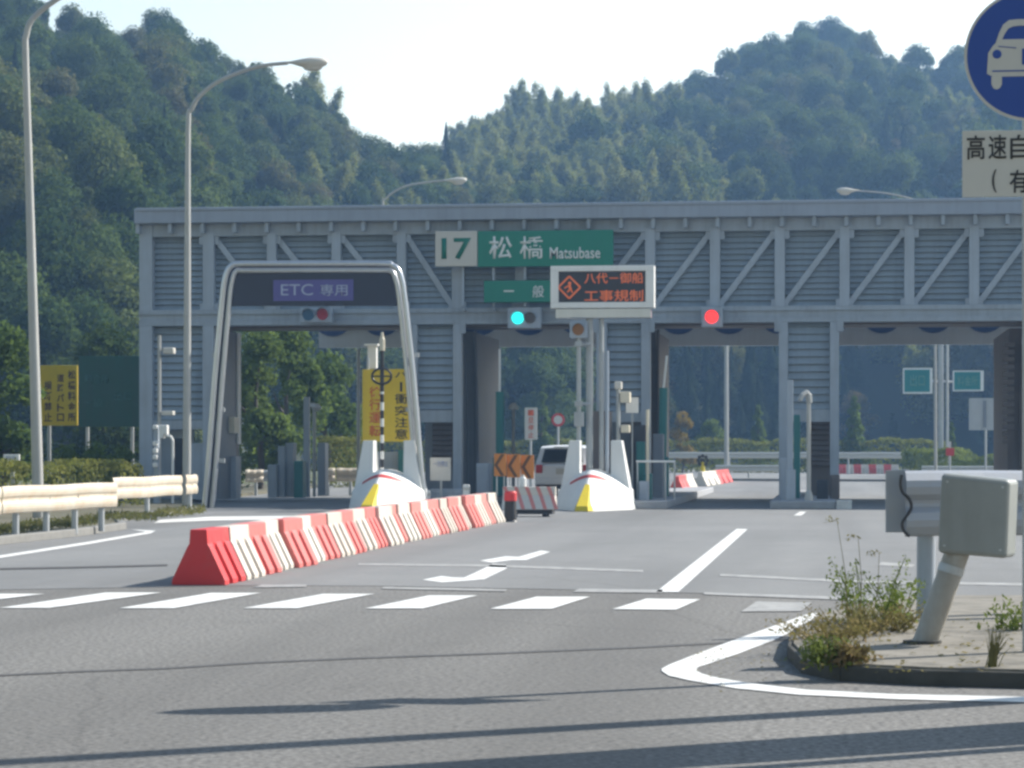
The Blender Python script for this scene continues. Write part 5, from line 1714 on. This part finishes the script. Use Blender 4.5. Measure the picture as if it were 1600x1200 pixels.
MB().pbox(1478, 700, 1491, 712, at(1484, HOR, 117.8).y, 0.05).build('panel', M['signred'], t)

# ================================================================== FOREGROUND GUARDRAIL END
zi = ISZ
dg_ = 19.7
Yf = at(1440, HOR, dg_).y
rx = Vector((CA, SA, 0))              # along the rail
fw = Vector((-SA, CA, 0))             # away from the camera
t = thing('guardrail_end', 'grey corrugated guardrail end on an upright blue grey post', 'guardrail', at(1447, 965, dg_))
c0 = at(1414, 787, dg_)
c1 = at(2000, 792, dg_ + 1.2)
mb = MB()
a_, b_ = c0.copy(), c1.copy()
zc = c0.z
a_.z = b_.z = 0
wbeam(mb, a_, b_, zc, -fw, 1.27, 10, 0.004)
mb.build('rail', M['rail'], t)
e = at(1384, 735, dg_ + 0.08)
f = at(1411, 832, dg_ + 0.08)
mb = MB()
q = [e, at(1420, 733, dg_ + 0.08), at(1420, 832, dg_ + 0.08), at(1384, 832, dg_ + 0.08)]
mb.prism(q, fw * 0.02)
mb.build('end_plate', M['rail'], t, bevel=0.004)
mb = MB()
pb = at(1446, 965, dg_ + 0.2)
pt_ = at(1448, 742, dg_ + 0.2)
mb.tube([(pb.x, pb.y, zi - 0.05), pt_], 0.072, 14)
mb.build('post', M['steel'], t, smooth=True)
mb = MB()
for yy in (760, 812):
    p = at(1478, yy, dg_ - 0.09)
    mb.tube([p, p - fw * 0.02], 0.016, 8)
mb.build('bolt', M['galv'], t)
mb = MB()
mb.tube(smooth_path([at(a, b, dg_ - 0.07) for a, b in ((1409, 742), (1407, 757), (1411, 770), (1421, 780), (1424, 793), (1417, 806), (1410, 817), (1412, 829), (1421, 838))], 4), 0.012, 8)
mb.build('dark_gap_line', M['black'], t)  # black tube put in for the dark of the gap beside the plate
# second post of the rail at the right edge
pb = at(1640, 968, dg_ + 0.8)
MB().tube([(pb.x, pb.y, zi - 0.05), at(1642, 742, dg_ + 0.8)], 0.072, 12).build('post', M['rail'], t, smooth=True)
# leaning post with its metal box
dl = 17.2
t = thing('leaning_post', 'leaning weathered post carrying a grey green metal box with a bright right edge', 'post', at(1443, 1006, dl))
MB().tube([at(1440, 1012, dl), at(1447, 1000, dl), at(1496, 862, dl), at(1508, 828, dl)], 0.083, 18).build('shaft', M['leanpost'], t, smooth=True)
cen = [(1470, 739), (1578, 750), (1573, 873), (1464, 864)]
fr = [at(a, b, dl - 0.12) for a, b in cen]
turn = (rx * 0.42 + fw * 0.91).normalized()
mb = MB()
mb.hexa(fr + [p + turn * 0.26 for p in fr])
mb.build('metal_box', M['metalbox'], t, bevel=0.03, seg=3)
mb = MB()
for u_, v_ in ((0.1, 0.1), (0.9, 0.1), (0.1, 0.9), (0.9, 0.9)):
    p = fr[0].lerp(fr[1], u_).lerp(fr[3].lerp(fr[2], u_), v_)
    mb.tube([p - turn * 0.006, p + turn * 0.004], 0.009, 8)
mb.build('rivets', M['galv'], t)
mb = MB()
p, q = at(1488, 884, dl), at(1484, 896, dl)
mb.tube([p, q], 0.089, 18)
mb.build('strap', M['galv'], t)
p = at(1441, 1010, dl)
MB().tube([(p.x, p.y, zi + 0.002), (p.x, p.y, zi + 0.02)], 0.13, 18).build('base_collar', M['shadekerb'], t)

# ================================================================== BLUE MOTORWAY SIGN
ds = 16.4
Ys = at(1611, HOR, ds).y
c = at(1611, 86, ds)
yq = c.y
t = thing('motorway_sign', 'round blue sign with a white car front above a plate of black characters', 'sign', (c.x, yq, zi))
pxm = ds / FPX
MB().disc((c.x, yq, c.z), 103 * pxm, (0, 0.012, 0), 64).build('rim', M['plate'], t)
MB().disc((c.x, yq - 0.003, c.z), 98.5 * pxm, (0, 0.004, 0), 64).build('blue_disc', M['signblue'], t)
def S_(px, py):
    return Vector((c.x + (px - 1611) * pxm, yq - 0.007, c.z + (86 - py) * pxm))
def sym(pts):
    return [S_(a, b) for a, b in pts] + [S_(3222 - a, b) for a, b in pts[::-1]]
mb = MB()
def ringpoly(outer_, inner_):
    o_, i_ = sym(outer_), sym(inner_)
    n_ = len(o_)
    for k in range(n_ - 1):
        mb.prism([v + Vector((0, -0.002, 0)) for v in (o_[k], o_[k + 1], i_[k + 1], i_[k])], (0, 0.004, 0))
ringpoly([(1556, 68), (1562, 50), (1568, 38), (1577, 31), (1590, 30)], [(1566, 62), (1570, 53), (1576, 44), (1583, 41), (1592, 40)])
mb.prism(sym([(1562, 61), (1552, 71), (1545, 82), (1543, 114), (1552, 119)]), (0, 0.003, 0))
for s in (0, 1):
    q = [(1550, 119), (1550, 131), (1553, 137), (1558, 139), (1563, 137), (1566, 131), (1566, 119)]
    mb.prism([S_(a if s == 0 else 3222 - a, b) for a, b in q], (0, 0.003, 0))
mb.build('car_symbol', M['plate'], t)
mb = MB()
for px in (1558.5, 3222 - 1558.5):
    p = S_(px, 84)
    mb.disc((p.x, p.y - 0.003, p.z), 7 * pxm, (0, 0.002, 0), 20)
for q in ([(1597, 76), (1597, 101), (1625, 101), (1625, 76)], [(1551, 109.5), (1551, 111.5), (1671, 111.5), (1671, 109.5)], [(1560, 71), (1561, 72.5), (1588, 75.5), (1588, 74)], [(1662, 71), (1661, 72.5), (1634, 75.5), (1634, 74)]):
    mb.prism([S_(a, b) + Vector((0, -0.003, 0)) for a, b in q], (0, 0.002, 0))
mb.build('car_details', M['signblue'], t)
def prect(x0_, y0_, x1_, y1_):
    p, q = S_(x0_, y1_), S_(x1_, y0_)
    return p.x, p.z, q.x, q.z
x0_, z0_, x1_, z1_ = prect(1505, 203, 1717, 307)
pl = MB().box(x0_, x1_, yq, yq + 0.008, z0_, z1_).build('plate', M['plate'], t, bevel=0.003)
for i, ch in enumerate('高速自動車道'):
    r_ = prect(1512 + i * 33.5, 210, 1540 + i * 33.5, 248)
    text(ch, *r_, yq - 0.004, M['ink'], t, bold=0.012, depth=0.002)
r_ = prect(1551, 264, 1558, 300)
text('(', *r_, yq - 0.004, M['ink'], t, bold=0.01, depth=0.002)
for ch, xx in (('有', 1578), ('料', 1618)):
    text(ch, *prect(xx, 265, xx + 28, 301), yq - 0.004, M['ink'], t, bold=0.012, depth=0.002)
text(')', *prect(1662, 264, 1669, 300), yq - 0.004, M['ink'], t, bold=0.01, depth=0.002)
MB().tube([(c.x, yq + 0.07, zi - 0.05), (c.x, yq + 0.07, c.z + 0.42)], 0.05, 14).build('post', M['galv'], t, smooth=True)

# ================================================================== UNSEEN POSTS ADDED OUTSIDE THE FRAME (shaped to cast the road's shadows)
def shadow_base(px, py, back):
    p = gnd(px, py)
    return p + Vector((math.sin(SUN_AZ), math.cos(SUN_AZ), 0)) * back
b = shadow_base(1650, 1138, 2.2)  # added shadow caster, its panel shaped to the broad shadow band
t = thing('shadow_panel_post', 'tall unseen post with a narrow panel, added right of the frame to shade the road', 'sign', b)
MB().tube([b, b + Vector((0, 0, 6.2))], 0.09, 12).build('post', M['galv'], t)
sd = Vector((math.cos(SUN_AZ), -math.sin(SUN_AZ), 0))
mb = MB()
pv = [b + sd * 0.42 + Vector((0, 0, 0.9)), b - sd * 0.42 + Vector((0, 0, 0.9)), b - sd * 0.3 + Vector((0, 0, 5.8)), b + sd * 0.3 + Vector((0, 0, 5.8))]
mb.prism([p - Vector((0, 0.12, 0)) for p in pv], (0, 0.02, 0))
mb.build('panel', M['green'], t)
b = shadow_base(1650, 1166, 2.5)  # added thin caster for the lowest shadow streak
t = thing('lamp_or_shadow_pole', 'thin unseen pole added outside the lower right of the frame to cast a shadow', 'pole', b)
MB().tube([b, b + Vector((0, 0, 5.5))], [0.09, 0.06], 12).build('shaft', M['galv'], t)

b = shadow_base(1250, 1116, 4.6)  # added caster, placed back along the sun from its shadow band
t = thing('shadow_pole', 'thick unseen pole added just right of the frame to cast a shadow', 'pole', b)
MB().tube([b, b + Vector((0, 0, 8.5))], [0.15, 0.11], 14).build('shaft', M['kerb'], t)

# ================================================================== WEEDS
def weed(name, label, px, py, h, wd, n, size, mat, stems=9, z=None, seed=1):
    random.seed(seed)
    p0 = gnd(px, py, ISZ if z is None else z)
    mb = MB()
    for k in range(stems):
        a = random.uniform(0, 6.28)
        r0 = wd * 0.35 * random.random()
        b0_ = p0 + Vector((math.cos(a) * r0, math.sin(a) * r0, 0))
        hh = h * random.uniform(0.55, 1.0)
        tip = b0_ + Vector((math.cos(a) * wd * random.uniform(0.1, 0.5), math.sin(a) * wd * random.uniform(0.1, 0.5), hh))
        mid = (b0_ + tip) / 2 + Vector((random.gauss(0, 0.02), random.gauss(0, 0.02), hh * 0.08))
        mb.tube([b0_, mid, tip], [0.006, 0.004, 0.002], 5)
        for _ in range(n // stems):
            u = random.random() ** 0.8
            q = (b0_ * (1 - u) * (1 - u) + mid * 2 * u * (1 - u) + tip * u * u) + Vector((random.gauss(0, 0.03 + 0.04 * (1 - u)), random.gauss(0, 0.03), random.gauss(0, 0.02)))
            mb.leaf(q, (rdir() + Vector((0, -0.2, 0.5))).normalized(), size * random.uniform(0.5, 1.3) * (1.15 - 0.5 * u), 0.38)
    return tag(mb.build(name, mat), label, 'weed')
weed('tall_weed', 'tall bright green weed left of the upright guardrail post', 1352, 975, 0.52, 0.5, 520, 0.06, M['weedgreen'], 12, seed=2)
weed('tall_weed', 'green weed touching the foot of the upright guardrail post', 1398, 972, 0.42, 0.42, 420, 0.06, M['weedgreen'], 10, seed=3)
weed('reddish_weed', 'low reddish weed mat in front of the upright guardrail post', 1392, 986, 0.19, 0.55, 800, 0.045, M['weedred'], 16, seed=4)
weed('reddish_weed', 'low reddish weed mat at the left tip of the island', 1300, 1000, 0.17, 0.7, 800, 0.045, M['weedred'], 18, seed=5)
weed('reddish_weed', 'olive brown weed between the tall weed and the island tip', 1340, 992, 0.25, 0.6, 650, 0.045, M['weedred'], 14, seed=6)
weed('low_weed', 'small green weed at the island kerb left of the leaning post', 1290, 1036, 0.16, 0.22, 800, 0.05, M['weedgreen'], 5, seed=21)
weed('low_weed', 'thin weed at the island kerb below the leaning post shadow', 1332, 1036, 0.14, 0.16, 800, 0.05, M['weedred'], 5, seed=8)
weed('bright_weed', 'bright green weed at the right picture edge beside the sign post', 1592, 984, 0.26, 0.34, 330, 0.06, M['weedgreen'], 9, seed=9)
random.seed(12)
p0 = gnd(1550, 1042, ISZ)
mb = MB()
for k in range(70):
    a = random.uniform(0, 6.28)
    tip = p0 + Vector((math.cos(a) * 0.09 * random.random() + 0.03, math.sin(a) * 0.09 * random.random(), random.uniform(0.1, 0.25)))
    b0_ = p0 + Vector((random.gauss(0, 0.015), random.gauss(0, 0.015), 0))
    mb.tube([b0_, (b0_ + tip) / 2 + Vector((0, 0, 0.02)), tip], [0.004, 0.003, 0.001], 4)
tag(mb.build('grass_tuft', M['weedred']), 'dry upright grass tuft growing from the apron crack', 'weed')
mb = MB()
random.seed(31)
for k in range(3):                     # tall dry stalks with drooping heads
    p0 = gnd(1325 + k * 18, 978, ISZ)
    tip = p0 + Vector((-0.08 + 0.07 * k, 0, 0.78 - 0.12 * k))
    mb.tube([p0, (p0 + tip) / 2 + Vector((0.02, 0, 0)), tip, tip + Vector((-0.1, 0, -0.02))], [0.004, 0.003, 0.002, 0.0015], 5)
    for j in range(14):
        mb.leaf(tip + Vector((-0.09 * j / 14 + random.gauss(0, 0.01), random.gauss(0, 0.01), random.gauss(0, 0.012))), rdir(), 0.035, 0.35)
tag(mb.build('dry_stalks', M['weedred']), 'thin dry seed stalks rising above the tall weed on the island', 'weed')
# grass on the left verge and litter along the kerb
random.seed(41)
mb = MB()
for _ in range(1900):
    px, py = random.uniform(-60, 320), random.uniform(800, 846)
    t_ = (px + 60) / 380
    py = 842 - 40 * t_ + random.uniform(-9, 3)
    p = gnd(px, py, 0.1)
    if 150 < px < 245:
        p = gnd(px, random.uniform(806, 816), 0.1)
    h = random.uniform(0.05, 0.18)
    mb.leaf(p + Vector((0, 0, h * 0.5)), (rdir() + Vector((0, -1.2, 0.2))).normalized(), h, 0.25)
tag(mb.build('verge_grass', M['grass']), 'short grass growing along the left verge', 'grass', kind='stuff')
mb = MB()
random.seed(42)
for _ in range(260):
    p = gnd(random.uniform(1250, 1590), random.uniform(968, 1052), ISZ + 0.004)
    mb.leaf(p + Vector((0, 0, 0.006)), (rdir() * 0.4 + Vector((0, 0, 1))).normalized(), random.uniform(0.02, 0.06), 0.6)
for _ in range(160):
    p = gnd(random.uniform(1080, 1250), random.gauss(1035, 18), 0.008)
    mb.leaf(p + Vector((0, 0, 0.006)), (rdir() * 0.4 + Vector((0, 0, 1))).normalized(), random.uniform(0.012, 0.035), 0.6)
tag(mb.build('leaf_litter', M['weedred']), 'dry leaf litter scattered over the island apron', 'litter', kind='stuff')

# ================================================================== HAZE
mb = MB()
mb.box(-250, 250, -18, 680, -1.2, 95)
hz = tag(mb.build('haze', bpy.data.materials.new('haze_air')), kind='stuff')
hm = hz.data.materials[0]
hm.use_nodes = True
hn = hm.node_tree
for nd in list(hn.nodes):
    if nd.type == 'BSDF_PRINCIPLED':
        hn.nodes.remove(nd)
pv_ = hn.nodes.new("ShaderNodeVolumePrincipled")
pv_.inputs["Color"].default_value = (0.34, 0.6, 1.0, 1)
pv_.inputs["Density"].default_value = 0.00055
pv_.inputs["Anisotropy"].default_value = 0.2
hn.links.new(pv_.outputs[0], hn.nodes["Material Output"].inputs["Volume"])
